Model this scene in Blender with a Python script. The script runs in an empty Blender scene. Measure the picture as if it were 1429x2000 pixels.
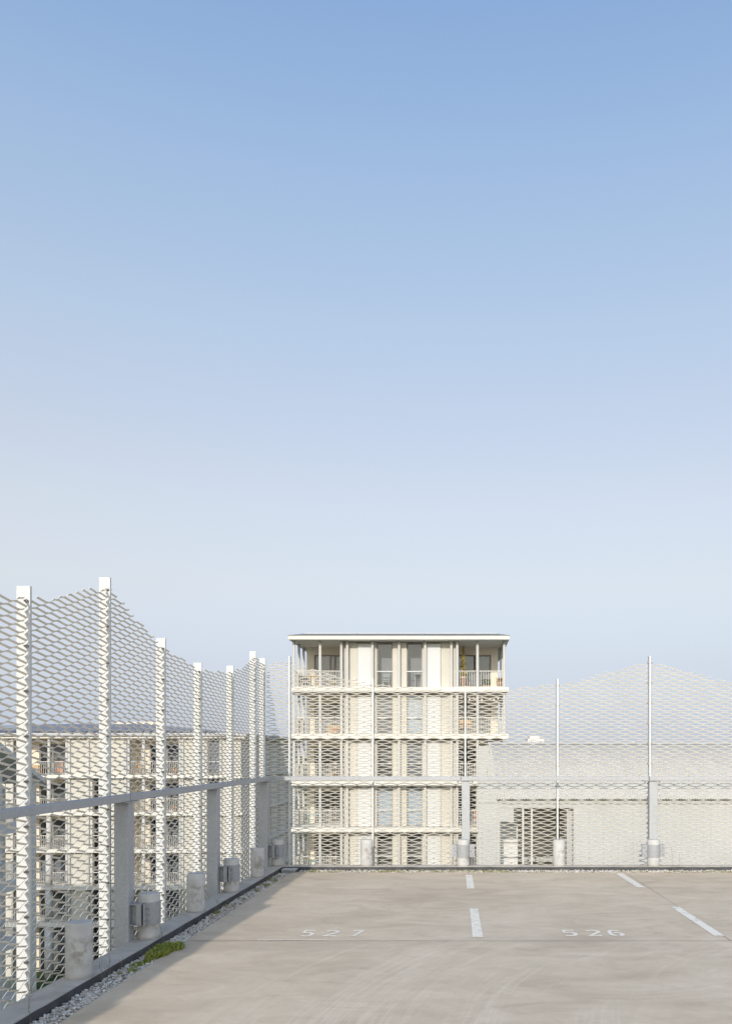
import bpy, bmesh, math, random
import numpy as np
from mathutils import Vector, Matrix
random.seed(7)
rng = np.random.default_rng(7)
R = math.radians
scene = bpy.context.scene
COL = scene.collection
F = 1750.0            # focal length in photograph pixels
EYE = 1.625           # eye height above the deck under the camera
SLOPE = 0.0142        # the deck drains away from the camera
UC, VC = 888.0, 1472.0

def px(u, y): return (u - UC) * y / F
def pz(v, y): return EYE - (v - VC) * y / F
def deck_z(y): return -SLOPE * y
def deck_pt(u, v):
    y = EYE / ((v - VC) / F - SLOPE)
    return px(u, y), y

# ------------------------------------------------------------------ camera, sky, sun, exposure
cam = bpy.data.cameras.new('camera')
cam.sensor_fit = 'VERTICAL'
cam.sensor_height = 36.0
cam.sensor_width = 36.0
cam.lens = 36.0 * F / 2000.0
cam.shift_x = (714.5 - UC) / 2000.0
cam.shift_y = (VC - 1000.0) / 2000.0
cam.clip_start = 0.1
cam.clip_end = 9000.0
cam_ob = bpy.data.objects.new('camera', cam)
COL.objects.link(cam_ob)
cam_ob.location = (0, 0, EYE)
cam_ob.rotation_euler = (R(90), 0, 0)
scene.camera = cam_ob

SUN_EL, SUN_PHI = R(21.5), R(6.4)     # the sun stands behind the camera, a little to the left
world = bpy.data.worlds.new('World')
scene.world = world
world.use_nodes = True
wn = world.node_tree
for n in list(wn.nodes): wn.nodes.remove(n)
w_out = wn.nodes.new('ShaderNodeOutputWorld')
w_bg = wn.nodes.new('ShaderNodeBackground')
w_sky = wn.nodes.new('ShaderNodeTexSky')
w_sky.sky_type = 'NISHITA'
w_sky.sun_disc = False
w_sky.sun_elevation = SUN_EL
w_sky.sun_rotation = R(180) + SUN_PHI
w_sky.altitude = 0
w_sky.air_density = 1.0
w_sky.dust_density = 4.0
w_sky.ozone_density = 3.0
w_bg.inputs['Strength'].default_value = 0.15
# thin pale haze by elevation alone (same all round), added to the physical sky
w_tc = wn.nodes.new('ShaderNodeTexCoord'); w_sp = wn.nodes.new('ShaderNodeSeparateXYZ')
w_rp = wn.nodes.new('ShaderNodeValToRGB'); w_mx = wn.nodes.new('ShaderNodeMix'); w_gn = wn.nodes.new('ShaderNodeMix'); w_dm = wn.nodes.new('ShaderNodeMix')
w_dm.data_type = 'RGBA'; w_dm.blend_type = 'MULTIPLY'; w_dm.inputs[0].default_value = 1.0; w_dm.inputs[7].default_value = (0.42, 0.48, 0.53, 1)
stops = [(0.0, (0.404, 0.447, 0.523)), (0.042, (0.376, 0.399, 0.478)), (0.098, (0.382, 0.349, 0.372)), (0.18, (0.432, 0.384, 0.317)), (0.26, (0.411, 0.382, 0.328)), (0.335, (0.363, 0.358, 0.341)), (0.426, (0.305, 0.343, 0.366)), (0.556, (0.221, 0.29, 0.379)), (0.643, (0.164, 0.243, 0.369)), (1.0, (0.107, 0.195, 0.369))]
e_ = w_rp.color_ramp.elements
w_rp.color_ramp.interpolation = 'LINEAR'
while len(e_) < len(stops): e_.new(0.5)
for el_, (p_, c_) in zip(e_, stops): el_.position = p_; el_.color = (*c_, 1)
w_gn.data_type = w_mx.data_type = 'RGBA'; w_gn.blend_type = 'MULTIPLY'
w_gn.inputs[0].default_value = 1.0; w_gn.inputs[7].default_value = (1 / 0.15,) * 3 + (1,)
w_mx.blend_type = 'ADD'; w_mx.inputs[0].default_value = 1.0
wn.links.new(w_tc.outputs['Generated'], w_sp.inputs[0]); wn.links.new(w_sp.outputs[2], w_rp.inputs[0])
wn.links.new(w_rp.outputs[0], w_gn.inputs[6]); wn.links.new(w_sky.outputs[0], w_dm.inputs[6]); wn.links.new(w_dm.outputs[2], w_mx.inputs[6]); wn.links.new(w_gn.outputs[2], w_mx.inputs[7])
wn.links.new(w_mx.outputs[2], w_bg.inputs['Color'])
wn.links.new(w_bg.outputs[0], w_out.inputs['Surface'])

sun = bpy.data.lights.new('sun', 'SUN')
sun.energy = 2.5
sun.angle = R(0.5)
sun.color = (1.0, 0.95, 0.87)
sun_ob = bpy.data.objects.new('sun', sun)
COL.objects.link(sun_ob)
sdir = Vector((math.sin(SUN_PHI) * math.cos(SUN_EL), math.cos(SUN_PHI) * math.cos(SUN_EL), -math.sin(SUN_EL)))
sun_ob.rotation_euler = sdir.to_track_quat('-Z', 'Y').to_euler()
sun_ob.location = (-3, -10, 12)

scene.view_settings.view_transform = 'Standard'
scene.view_settings.look = 'None'
scene.view_settings.gamma = 1.0
scene.view_settings.use_curve_mapping = False
scene.view_settings.exposure = 0.33

# ------------------------------------------------------------------ materials
class NT:
    def __init__(s, name):
        s.m = bpy.data.materials.new(name); s.m.use_nodes = True
        s.t = s.m.node_tree; s.p = s.t.nodes['Principled BSDF']
    def n(s, typ, props=None, **ins):
        nd = s.t.nodes.new(typ)
        for k, v in (props or {}).items(): setattr(nd, k, v)
        for k, v in ins.items():
            key = int(k[1:]) if k[0] == '_' else k.replace('__', ' ')
            s.put(nd.inputs[key], v)
        return nd
    def put(s, sock, v):
        if isinstance(v, bpy.types.NodeSocket): s.t.links.new(v, sock)
        elif isinstance(v, bpy.types.Node): s.t.links.new(v.outputs[0], sock)
        else:
            if hasattr(sock.default_value, '__len__') and isinstance(v, (tuple, list)) and len(v) == 3 and len(sock.default_value) == 4: v = (*v, 1)
            sock.default_value = v
    def coord(s, kind='Object', scale=(1, 1, 1)):
        c = s.n('ShaderNodeTexCoord')
        m = s.n('ShaderNodeMapping'); s.put(m.inputs['Vector'], c.outputs[kind]); m.inputs['Scale'].default_value = scale
        return m.outputs[0]
    def noise(s, vec, scale, detail=4, rough=0.55, dist=0.0):
        return s.n('ShaderNodeTexNoise', Vector=vec, Scale=scale, Detail=detail, Roughness=rough, Distortion=dist).outputs['Fac']
    def ramp(s, fac, *stops):
        r = s.n('ShaderNodeValToRGB', Fac=fac); e = r.color_ramp.elements
        while len(e) < len(stops): e.new(0.5)
        for el, (pos, c) in zip(e, stops):
            el.position = pos; el.color = (*c, 1) if len(c) == 3 else c
        return r.outputs[0]
    def ramp1(s, fac, p0, p1, a=0.0, b=1.0):
        return s.n('ShaderNodeMapRange', {'interpolation_type': 'SMOOTHSTEP'}, Value=fac, _1=p0, _2=p1, _3=a, _4=b).outputs[0]
    def math(s, op, a, b=0.0):
        return s.n('ShaderNodeMath', {'operation': op}, _0=a, _1=b).outputs[0]
    def mix(s, fac, a, b, mode='MIX'):
        nd = s.n('ShaderNodeMix', {'data_type': 'RGBA', 'blend_type': mode})
        s.put(nd.inputs[0], fac); s.put(nd.inputs[6], a); s.put(nd.inputs[7], b)
        return nd.outputs[2]
    def bump(s, h, strength=0.3, dist=0.01):
        b = s.n('ShaderNodeBump', Height=h, Strength=strength, Distance=dist)
        s.put(s.p.inputs['Normal'], b.outputs[0])
    def done(s, color, rough=0.8, metal=0.0, spec=0.3):
        s.put(s.p.inputs['Base Color'], color); s.put(s.p.inputs['Roughness'], rough)
        s.put(s.p.inputs['Metallic'], metal); s.p.inputs['Specular IOR Level'].default_value = spec
        return s.m

def sc(c, k): return tuple(min(1, x * k) for x in c)
def simple(name, c, rough=0.8, metal=0.0, var=0.08, scale=3.0, spec=0.3, bump=0.0):
    t = NT(name); v = t.coord()
    f = t.noise(v, scale, 5)
    col = t.ramp(f, (0.3, sc(c, 1 - var)), (0.7, sc(c, 1 + var)))
    if bump: t.bump(t.noise(v, scale * 12, 3), bump, 0.004)
    return t.done(col, rough, metal, spec)

def plaster(name, c, var=0.05):
    t = NT(name); v = t.coord()
    f = t.noise(v, 0.7, 5); g = t.noise(t.coord('Object', (3.5, 3.5, 0.35)), 1.6, 4)
    col = t.ramp(f, (0.3, sc(c, 1 - var)), (0.7, sc(c, 1 + var)))
    col = t.mix(t.ramp1(g, 0.55, 0.8, 0, 0.16), col, sc(c, 0.72))
    t.bump(t.noise(v, 30, 3), 0.12, 0.01)
    return t.done(col, 0.85, 0, 0.2)

M = {}
M['cream'] = plaster('cream_render', (0.565, 0.53, 0.455))
M['cream_trim'] = plaster('cream_concrete', (0.68, 0.645, 0.575))
M['cream_column'] = plaster('cream_column_paint', (0.55, 0.532, 0.497), 0.04)
M['shutter'] = simple('white_shutter', (0.591, 0.585, 0.567), 0.6, 0, 0.02, 1.0)
M['tan_bounce'] = plaster('tan_bounce_render', (0.74, 0.655, 0.525))  # cream recess walls, colour lightened and warmed to carry bounced light
M['white_render'] = plaster('white_render', (0.70, 0.69, 0.665), 0.04)
M['barn_wall'] = plaster('barn_white_render', (0.468, 0.462, 0.45), 0.05)
M['white_metal'] = simple('white_powder_coat', (0.60, 0.59, 0.565), 0.45, 0, 0.02, 4.0)
M['frame'] = simple('taupe_window_frame', (0.27, 0.24, 0.215), 0.5, 0.1, 0.05)
M['white_frame'] = simple('pale_window_frame', (0.62, 0.60, 0.56), 0.5, 0.1, 0.03)
M['curtain'] = simple('grey_blind', (0.33, 0.325, 0.32), 0.9, 0, 0.12, 0.6)
M['curtain_white'] = simple('white_net_curtain', (0.72, 0.75, 0.76), 0.9, 0, 0.08, 2.5)
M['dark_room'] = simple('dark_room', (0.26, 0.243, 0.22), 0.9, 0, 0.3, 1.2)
M['zinc'] = simple('grey_zinc', (0.21, 0.20, 0.195), 0.5, 0.3, 0.05, 1.0)
M['gutter'] = simple('grey_gutter', (0.40, 0.39, 0.385), 0.5, 0.2, 0.05)
M['solar'] = simple('blue_solar_glass', (0.13, 0.145, 0.215), 0.25, 0.0, 0.12, 2.0, 0.5)
M['terracotta'] = simple('terracotta', (0.52, 0.25, 0.14), 0.8, 0, 0.12, 9)
M['pink_pot'] = simple('pale_terracotta', (0.58, 0.40, 0.30), 0.8, 0, 0.12, 9)
M['leaf'] = simple('green_leaf', (0.10, 0.14, 0.04), 0.6, 0, 0.35, 12)
M['leaf_yellow'] = simple('yellow_leaf', (0.38, 0.29, 0.07), 0.6, 0, 0.4, 12)
M['straw'] = simple('dry_straw', (0.46, 0.31, 0.15), 0.8, 0, 0.25, 14)
M['wood'] = simple('orange_wood', (0.56, 0.33, 0.13), 0.6, 0, 0.2, 7)
M['dark_plastic'] = simple('dark_grey_plastic', (0.06, 0.06, 0.065), 0.5, 0, 0.2, 5)
M['grey_plastic'] = simple('mauve_grey_plastic', (0.30, 0.28, 0.31), 0.5, 0, 0.1, 5)
M['red_cloth'] = simple('red_cloth', (0.50, 0.16, 0.10), 0.9, 0, 0.2, 6)
M['orange_cloth'] = simple('orange_cloth', (0.50, 0.27, 0.14), 0.9, 0, 0.2, 6)
M['cyan'] = simple('turquoise_plastic', (0.28, 0.58, 0.60), 0.5, 0, 0.05, 4)
M['bulb'] = simple('white_bulb', (0.85, 0.83, 0.78), 0.3, 0, 0.02, 4)
M['seal'] = simple('joint_sealant', (0.20, 0.185, 0.165), 0.8, 0, 0.5, 2.5)  # also colours the dark cores inside the rail joints
M['bolt'] = simple('dull_steel_bolt', (0.34, 0.35, 0.36), 0.45, 0.5, 0.2, 40)
M['bracket'] = simple('brown_grey_bracket', (0.30, 0.27, 0.24), 0.6, 0.2, 0.2, 30)

def m_glass():
    t = NT('window_glass')
    tr = t.n('ShaderNodeBsdfTransparent', Color=(0.82, 0.84, 0.86))
    gl = t.n('ShaderNodeBsdfGlossy', Roughness=0.03, Color=(0.9, 0.93, 1.0))
    fr = t.n('ShaderNodeFresnel', IOR=1.5)
    f = t.math('MULTIPLY', fr.outputs[0], 0.75)
    mx = t.n('ShaderNodeMixShader', _0=f, _1=tr.outputs[0], _2=gl.outputs[0])
    t.t.links.new(mx.outputs[0], t.t.nodes['Material Output'].inputs[0])
    return t.m
M['glass'] = m_glass()

def m_mesh():
    t = NT('expanded_metal_paint'); v = t.coord()
    c = (0.84, 0.785, 0.69)
    f = t.noise(v, 2.0, 5)
    col = t.ramp(f, (0.3, sc(c, 0.94)), (0.7, sc(c, 1.05)))
    g = t.noise(v, 26, 4)
    col = t.mix(t.ramp1(g, 0.60, 0.75, 0, 0.25), col, (0.50, 0.45, 0.38))
    oi = t.n('ShaderNodeObjectInfo')
    col = t.mix(t.math('MULTIPLY', oi.outputs['Random'], 0.12), col, (0.55, 0.51, 0.45))
    return t.done(col, 0.5, 0.0, 0.35)
M['mesh'] = m_mesh()

def m_galv(k=1.0, name='galvanised_steel'):
    t = NT(name); v = t.coord()
    f = t.noise(v, 1.5, 5)
    vo = t.n('ShaderNodeTexVoronoi', {'feature': 'F1'}, Vector=v, Scale=70.0)
    col = t.ramp(f, (0.3, sc((0.36, 0.362, 0.365), k)), (0.7, sc((0.44, 0.442, 0.445), k)))
    sp = t.n('ShaderNodeSeparateColor', Color=vo.outputs['Color'])
    col = t.mix(0.35, col, t.ramp(sp.outputs[0], (0.0, sc((0.32, 0.325, 0.33), k)), (1.0, sc((0.52, 0.525, 0.53), k))))
    st = t.noise(t.coord('Object', (6, 6, 0.6)), 5, 4)
    col = t.mix(t.ramp1(st, 0.55, 0.75, 0, 0.3), col, sc((0.54, 0.545, 0.545), k))
    rr = t.ramp1(f, 0.3, 0.7, 0.55, 0.7)
    return t.done(col, rr, 0.0, 0.3)
M['galv'] = m_galv()
M['galv_clamp'] = m_galv(0.84, 'weathered_galvanised_steel')

def m_stub():
    t = NT('cast_concrete'); v = t.coord()
    gc = t.n('ShaderNodeTexCoord')
    w = t.n('ShaderNodeVectorMath', {'operation': 'ADD'}, _0=v); 
    oi = t.n('ShaderNodeObjectInfo')
    rv = t.n('ShaderNodeCombineXYZ', _0=oi.outputs['Random'], _1=oi.outputs['Random'])
    s10 = t.n('ShaderNodeVectorMath', {'operation': 'SCALE'}, _0=rv.outputs[0]); s10.inputs['Scale'].default_value = 17.0
    t.put(w.inputs[1], s10.outputs[0])
    vv = w.outputs[0]
    f = t.noise(vv, 9, 6)
    col = t.ramp(f, (0.3, (0.47, 0.455, 0.43)), (0.7, (0.60, 0.585, 0.555)))
    # brown water stain below the rim: blotch with its own shape
    sx = t.n('ShaderNodeSeparateXYZ', Vector=v)
    band = t.math('MULTIPLY', t.ramp1(sx.outputs[2], 0.02, 0.17), t.ramp1(sx.outputs[2], 0.33, 0.27))
    side = t.ramp1(t.math('ADD', sx.outputs[0], t.math('MULTIPLY', sx.outputs[1], -0.8)), 0.0, 0.09)
    blot = t.ramp1(t.noise(vv, 14, 5, 0.65), 0.42, 0.62)
    m = t.math('MULTIPLY', t.math('MULTIPLY', band, side), blot)
    col = t.mix(t.math('MULTIPLY', m, 0.7), col, (0.27, 0.23, 0.185))
    pit = t.noise(vv, 60, 3)
    col = t.mix(t.ramp1(pit, 0.62, 0.72, 0, 0.3), col, (0.33, 0.30, 0.27))
    t.bump(t.math('ADD', pit, f), 0.25, 0.004)
    return t.done(col, 0.9, 0, 0.2)
M['stub'] = m_stub()

def m_kerb():
    t = NT('kerb_concrete'); v = t.coord('Object')
    f = t.noise(v, 3.5, 8, 0.68, 0.8); g = t.noise(v, 40, 4)
    col = t.ramp(f, (0.32, (0.42, 0.375, 0.325)), (0.68, (0.61, 0.56, 0.49)))
    col = t.mix(t.ramp1(g, 0.58, 0.7, 0, 0.35), col, (0.46, 0.42, 0.36))
    t.bump(t.math('ADD', g, f), 0.3, 0.005)
    return t.done(col, 0.9, 0, 0.2)
M['kerb'] = m_kerb()
M['bitumen'] = simple('bitumen_felt', (0.075, 0.074, 0.076), 0.75, 0, 0.35, 5, 0.3, 0.4)

def m_deck():
    t = NT('deck_concrete'); v = t.coord('Object')
    big = t.noise(v, 0.5, 6, 0.62, 0.9)
    mid = t.noise(t.coord('Object', (0.85, 1.35, 1)), 1.6, 7, 0.68, 1.2)
    fine = t.noise(v, 16, 5, 0.6)
    spk = t.noise(v, 120, 3, 0.6)
    a = (0.509, 0.405, 0.295); b = (0.636, 0.518, 0.382); c = (0.719, 0.596, 0.453)
    col = t.ramp(t.math('ADD', t.math('MULTIPLY', big, 0.45), t.math('MULTIPLY', mid, 0.55)), (0.36, a), (0.5, b), (0.62, c))
    col = t.mix(t.ramp1(fine, 0.35, 0.7, 0.0, 0.35), col, (0.575, 0.472, 0.355))
    # dark trowelled patches
    pt = t.noise(t.coord('Object', (0.55, 1.2, 1)), 1.0, 6, 0.7, 2.2)
    col = t.mix(t.ramp1(pt, 0.54, 0.70, 0, 0.42), col, (0.465, 0.368, 0.271))
    sxv = t.n('ShaderNodeSeparateXYZ', Vector=v)
    near = t.ramp1(sxv.outputs[1], 9.4, 7.6)
    # tyre sweeps: noise stretched along two families of arcs
    for (cx, cy, rs, ts, lo, seed) in ((5.5, 5.0, 1.0, 6.0, 0.46, 1.0), (-16.4, 13.0, 1.0, 16.0, 0.50, 5.0)):
        d = t.n('ShaderNodeVectorMath', {'operation': 'SUBTRACT'}, _0=v, _1=(cx, cy, 0))
        sx = t.n('ShaderNodeSeparateXYZ', Vector=d.outputs[0])
        r = t.math('SQRT', t.math('ADD', t.math('MULTIPLY', sx.outputs[0], sx.outputs[0]), t.math('MULTIPLY', sx.outputs[1], sx.outputs[1])))
        th = t.math('ARCTAN2', t.math('MULTIPLY', sx.outputs[1], 1.0), t.math('MULTIPLY', sx.outputs[0], 1.0 if cx < 0 else -1.0))
        tl = t.math('MULTIPLY', th, ts * 0.55)
        streak = t.noise(t.n('ShaderNodeCombineXYZ', _0=t.math('MULTIPLY', r, 13.0), _1=tl, _2=seed).outputs[0], 1.6, 6, 0.7, 0.1)
        bandn = t.noise(t.n('ShaderNodeCombineXYZ', _0=t.math('MULTIPLY', r, 1.4), _1=t.math('MULTIPLY', tl, 0.35), _2=seed + 3).outputs[0], 1.3, 3)
        bm = t.ramp1(bandn, lo, lo + 0.14)
        if cx > 0: bm = t.math('MAXIMUM', t.math('MULTIPLY', bm, 0.8), t.math('MULTIPLY', t.ramp1(r, 5.7, 6.0), t.ramp1(r, 6.75, 6.45)))
        msk = t.math('MULTIPLY', bm, near)
        col = t.mix(t.math('MULTIPLY', msk, t.ramp1(streak, 0.46, 0.66, 0, 0.42 if cx > 0 else 0.14)), col, (0.797, 0.674, 0.533))
        col = t.mix(t.math('MULTIPLY', msk, t.ramp1(streak, 0.50, 0.34, 0, 0.25 if cx > 0 else 0.1)), col, (0.498, 0.399, 0.299))
    # damp-grey stains along the slab joint
    jd = t.math('ABSOLUTE', t.math('SUBTRACT', sxv.outputs[1], JOINT_Y))
    jst = t.math('MULTIPLY', t.ramp1(jd, 0.7, 0.0), t.ramp1(t.noise(t.coord('Object', (0.5, 1.5, 1)), 1.1, 6, 0.65), 0.42, 0.66))
    col = t.mix(t.math('MULTIPLY', jst, 0.5), col, (0.442, 0.357, 0.271))
    col = t.mix(t.ramp1(spk, 0.6, 0.72, 0, 0.22), col, (0.410, 0.342, 0.267))
    col = t.mix(t.ramp1(spk, 0.40, 0.28, 0, 0.20), col, (0.775, 0.663, 0.533))
    t.bump(t.math('ADD', t.math('MULTIPLY', fine, 0.6), spk), 0.18, 0.003)
    return t.done(col, 0.9, 0, 0.12)
JOINT_Y = deck_pt(714, 1838.0)[1]
M['deck'] = m_deck()

def m_paint():
    t = NT('white_road_paint'); v = t.coord()
    f = t.noise(v, 12, 5, 0.65); g = t.noise(v, 90, 3)
    col = t.ramp(f, (0.3, (0.84, 0.765, 0.65)), (0.65, (0.93, 0.845, 0.715)))
    col = t.mix(t.ramp1(t.math('ADD', t.math('MULTIPLY', f, 0.6), t.math('MULTIPLY', g, 0.4)), 0.50, 0.60, 0, 0.8), col, (0.56, 0.50, 0.42))
    return t.done(col, 0.9, 0, 0.1)
M['paint'] = m_paint()
M['paint_worn'] = simple('worn_cream_paint', (0.87, 0.785, 0.67), 0.9, 0, 0.11, 22, 0.1)

def m_pebble():
    t = NT('river_pebble'); g = t.n('ShaderNodeNewGeometry')
    col = t.ramp(g.outputs['Random Per Island'], (0.0, (0.22, 0.195, 0.17)), (0.12, (0.46, 0.41, 0.35)), (0.40, (0.62, 0.585, 0.53)), (0.62, (0.52, 0.465, 0.395)), (0.82, (0.78, 0.755, 0.71)), (0.95, (0.58, 0.54, 0.49)), (1.0, (0.40, 0.27, 0.18)))
    f = t.noise(t.coord(), 60, 4)
    col = t.mix(t.ramp1(f, 0.4, 0.7, 0, 0.3), col, (0.40, 0.37, 0.33))
    return t.done(col, 0.85, 0, 0.25)
M['pebble'] = m_pebble()
def m_blade(name, a, b, c):
    t = NT(name); g = t.n('ShaderNodeNewGeometry')
    col = t.ramp(g.outputs['Random Per Island'], (0.0, a), (0.6, b), (1.0, c))
    return t.done(col, 0.6, 0, 0.25)
M['blade'] = m_blade('grass_blade', (0.16, 0.20, 0.025), (0.28, 0.32, 0.05), (0.46, 0.43, 0.14))
M['moss'] = m_blade('dry_moss', (0.18, 0.20, 0.04), (0.30, 0.29, 0.08), (0.42, 0.34, 0.17))
M['weed'] = simple('weed_stem', (0.17, 0.13, 0.085), 0.8, 0, 0.3, 30)
M['weed_green'] = simple('green_weed', (0.12, 0.14, 0.055), 0.7, 0, 0.3, 30)
def m_ground():
    t = NT('lawn_and_soil'); v = t.coord()
    f = t.noise(v, 0.05, 6); g = t.noise(v, 1.5, 5)
    col = t.mix(t.ramp1(f, 0.5, 0.56), (0.055, 0.085, 0.025), (0.30, 0.28, 0.25))
    col = t.mix(t.ramp1(g, 0.3, 0.7, 0, 0.5), col, (0.05, 0.065, 0.025))
    return t.done(col, 0.95, 0, 0.1)
M['ground'] = m_ground()
def m_roof_sheet():
    t = NT('fibre_cement_sheet'); v = t.coord()
    f = t.noise(t.coord('Object', (1.6, 0.25, 0.25)), 2.0, 5); g = t.noise(v, 5, 5)
    col = t.ramp(f, (0.3, (0.44, 0.43, 0.41)), (0.7, (0.51, 0.50, 0.475)))
    col = t.mix(t.ramp1(g, 0.55, 0.75, 0, 0.4), col, (0.40, 0.38, 0.35))
    return t.done(col, 0.9, 0, 0.15)
M['sheet'] = m_roof_sheet()

# ------------------------------------------------------------------ mesh helpers
class MB:
    def __init__(s): s.v = []; s.f = []
    def add(s, verts, faces):
        o = len(s.v); s.v += [tuple(p) for p in verts]; s.f += [tuple(i + o for i in q) for q in faces]
        return s
    def box(s, x0, x1, y0, y1, z0, z1):
        if x1 < x0: x0, x1 = x1, x0
        if y1 < y0: y0, y1 = y1, y0
        if z1 < z0: z0, z1 = z1, z0
        return s.add([(x0, y0, z0), (x1, y0, z0), (x1, y1, z0), (x0, y1, z0), (x0, y0, z1), (x1, y0, z1), (x1, y1, z1), (x0, y1, z1)],
                     [(0, 3, 2, 1), (4, 5, 6, 7), (0, 1, 5, 4), (1, 2, 6, 5), (2, 3, 7, 6), (3, 0, 4, 7)])
    def prism(s, pts, vec):
        n = len(pts); vec = Vector(vec)
        a = [Vector(p) for p in pts]; b = [p + vec for p in a]
        fs = [tuple(range(n))[::-1], tuple(range(n, 2 * n))] + [(i, (i + 1) % n, n + (i + 1) % n, n + i) for i in range(n)]
        return s.add(a + b, fs)
    def cyl(s, c, r, z0, z1, n=20, r1=None):
        r1 = r if r1 is None else r1
        a = [(c[0] + r * math.cos(2 * math.pi * i / n), c[1] + r * math.sin(2 * math.pi * i / n), z0) for i in range(n)]
        b = [(c[0] + r1 * math.cos(2 * math.pi * i / n), c[1] + r1 * math.sin(2 * math.pi * i / n), z1) for i in range(n)]
        return s.add(a + b, [tuple(range(n))[::-1], tuple(range(n, 2 * n))] + [(i, (i + 1) % n, n + (i + 1) % n, n + i) for i in range(n)])
    def lathe(s, c, prof, n=20):
        o = len(s.v)
        for r, z in prof:
            s.v += [(c[0] + r * math.cos(2 * math.pi * i / n), c[1] + r * math.sin(2 * math.pi * i / n), c[2] + z) for i in range(n)]
        for k in range(len(prof) - 1):
            for i in range(n):
                j = (i + 1) % n
                s.f.append((o + k * n + i, o + k * n + j, o + (k + 1) * n + j, o + (k + 1) * n + i))
        s.f.append(tuple(o + i for i in range(n))[::-1])
        s.f.append(tuple(o + (len(prof) - 1) * n + i for i in range(n)))
        return s
    def tube(s, pts, r, n=6):
        pts = [Vector(p) for p in pts]; o = len(s.v)
        for i, p in enumerate(pts):
            t = (pts[min(i + 1, len(pts) - 1)] - pts[max(i - 1, 0)]).normalized()
            a = t.orthogonal().normalized(); b = t.cross(a)
            rr = r[i] if isinstance(r, (list, tuple)) else r
            s.v += [tuple(p + rr * (math.cos(2 * math.pi * k / n) * a + math.sin(2 * math.pi * k / n) * b)) for k in range(n)]
        for i in range(len(pts) - 1):
            for k in range(n):
                j = (k + 1) % n
                s.f.append((o + i * n + k, o + i * n + j, o + (i + 1) * n + j, o + (i + 1) * n + k))
        s.f.append(tuple(o + k for k in range(n))[::-1]); s.f.append(tuple(o + (len(pts) - 1) * n + k for k in range(n)))
        return s
    def build(s, name, mat, parent=None, smooth=False, bevel=0.0, kind=None, flat_angle=None):
        me = bpy.data.meshes.new(name); me.from_pydata(s.v, [], s.f)
        me.materials.append(mat)
        if smooth: me.polygons.foreach_set('use_smooth', [len(f) <= 4 for f in s.f])
        me.update()
        o = bpy.data.objects.new(name, me); COL.objects.link(o)
        if parent is not None:
            o.parent = parent
            o.matrix_parent_inverse = Matrix.Identity(4)
            if parent.location.length > 0 or parent.parent is not None:
                off = Vector(world_loc(parent)); o.location = -off
        if bevel:
            b = o.modifiers.new('bevel', 'BEVEL'); b.width = bevel; b.segments = 2; b.limit_method = 'ANGLE'
        if kind: o['kind'] = kind
        return o
def world_loc(o):
    l = Vector(o.location)
    while o.parent is not None:
        o = o.parent; l += Vector(o.location)
    return l
def tag(o, label=None, cat=None, group=None, kind=None):
    if label: o['label'] = label
    if cat: o['category'] = cat
    if group: o['group'] = group
    if kind: o['kind'] = kind
    return o
def empty(name, loc, label, cat, group=None):
    o = bpy.data.objects.new(name, None); COL.objects.link(o); o.location = loc; o.empty_display_size = 0.1
    return tag(o, label, cat, group)
def copy_tree(o, parent=None):
    c = o.copy(); COL.objects.link(c)
    if parent is not None: c.parent = parent
    for ch in list(o.children): copy_tree(ch, c)
    return c

# ------------------------------------------------------------------ the setting: ground, deck, kerb
GROUND = EYE - 17.5
g = MB().add([(-4000, -4000, GROUND), (4000, -4000, GROUND), (4000, 6000, GROUND), (-4000, 6000, GROUND)], [(0, 1, 2, 3)]).build('ground', M['ground'])
tag(g, kind='structure')

DX0, DX1, DY0, DY1 = -2.50, 16.0, -14.0, 13.74
def slab(mb, pts, top=0.0, th=0.3):
    n = len(pts)
    a = [(x, y, deck_z(y) + top) for x, y in pts]; b = [(x, y, deck_z(y) + top - th) for x, y in pts]
    mb.add(a + b, [tuple(range(n)), tuple(range(n, 2 * n))[::-1]] + [(i, n + i, n + (i + 1) % n, (i + 1) % n) for i in range(n)])
    return mb
def at_line(p, q, y):
    t = (y - p[1]) / (q[1] - p[1]); return p[0] + t * (q[0] - p[0])
jp, jq = deck_pt(1226, 1708), deck_pt(1424, 1836)      # sealed joint beside the right-hand bay line
GAP = 0.007
xa, xb = at_line(jp, jq, JOINT_Y + GAP), at_line(jp, jq, DY1)
deck = slab(MB(), [(DX0 - 0.19, DY0), (DX1, DY0), (DX1, DY1 + 0.26), (DX0 - 0.19, DY1 + 0.26)], -0.045, 0.3).build('parking_deck', M['seal'])
tag(deck, kind='structure')
slab(MB(), [(DX0, DY0), (DX1, DY0), (DX1, JOINT_Y), (DX0, JOINT_Y)], 0, 0.045).build('deck_slab', M['deck'], deck)
slab(MB(), [(DX0, JOINT_Y + GAP), (xa - 0.006, JOINT_Y + GAP), (xb - 0.006, DY1), (DX0, DY1)], 0, 0.045).build('deck_slab', M['deck'], deck)
slab(MB(), [(xa + 0.006, JOINT_Y + GAP), (DX1, JOINT_Y + GAP), (DX1, DY1), (xb + 0.006, DY1)], 0, 0.045).build('deck_slab', M['deck'], deck)

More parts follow.
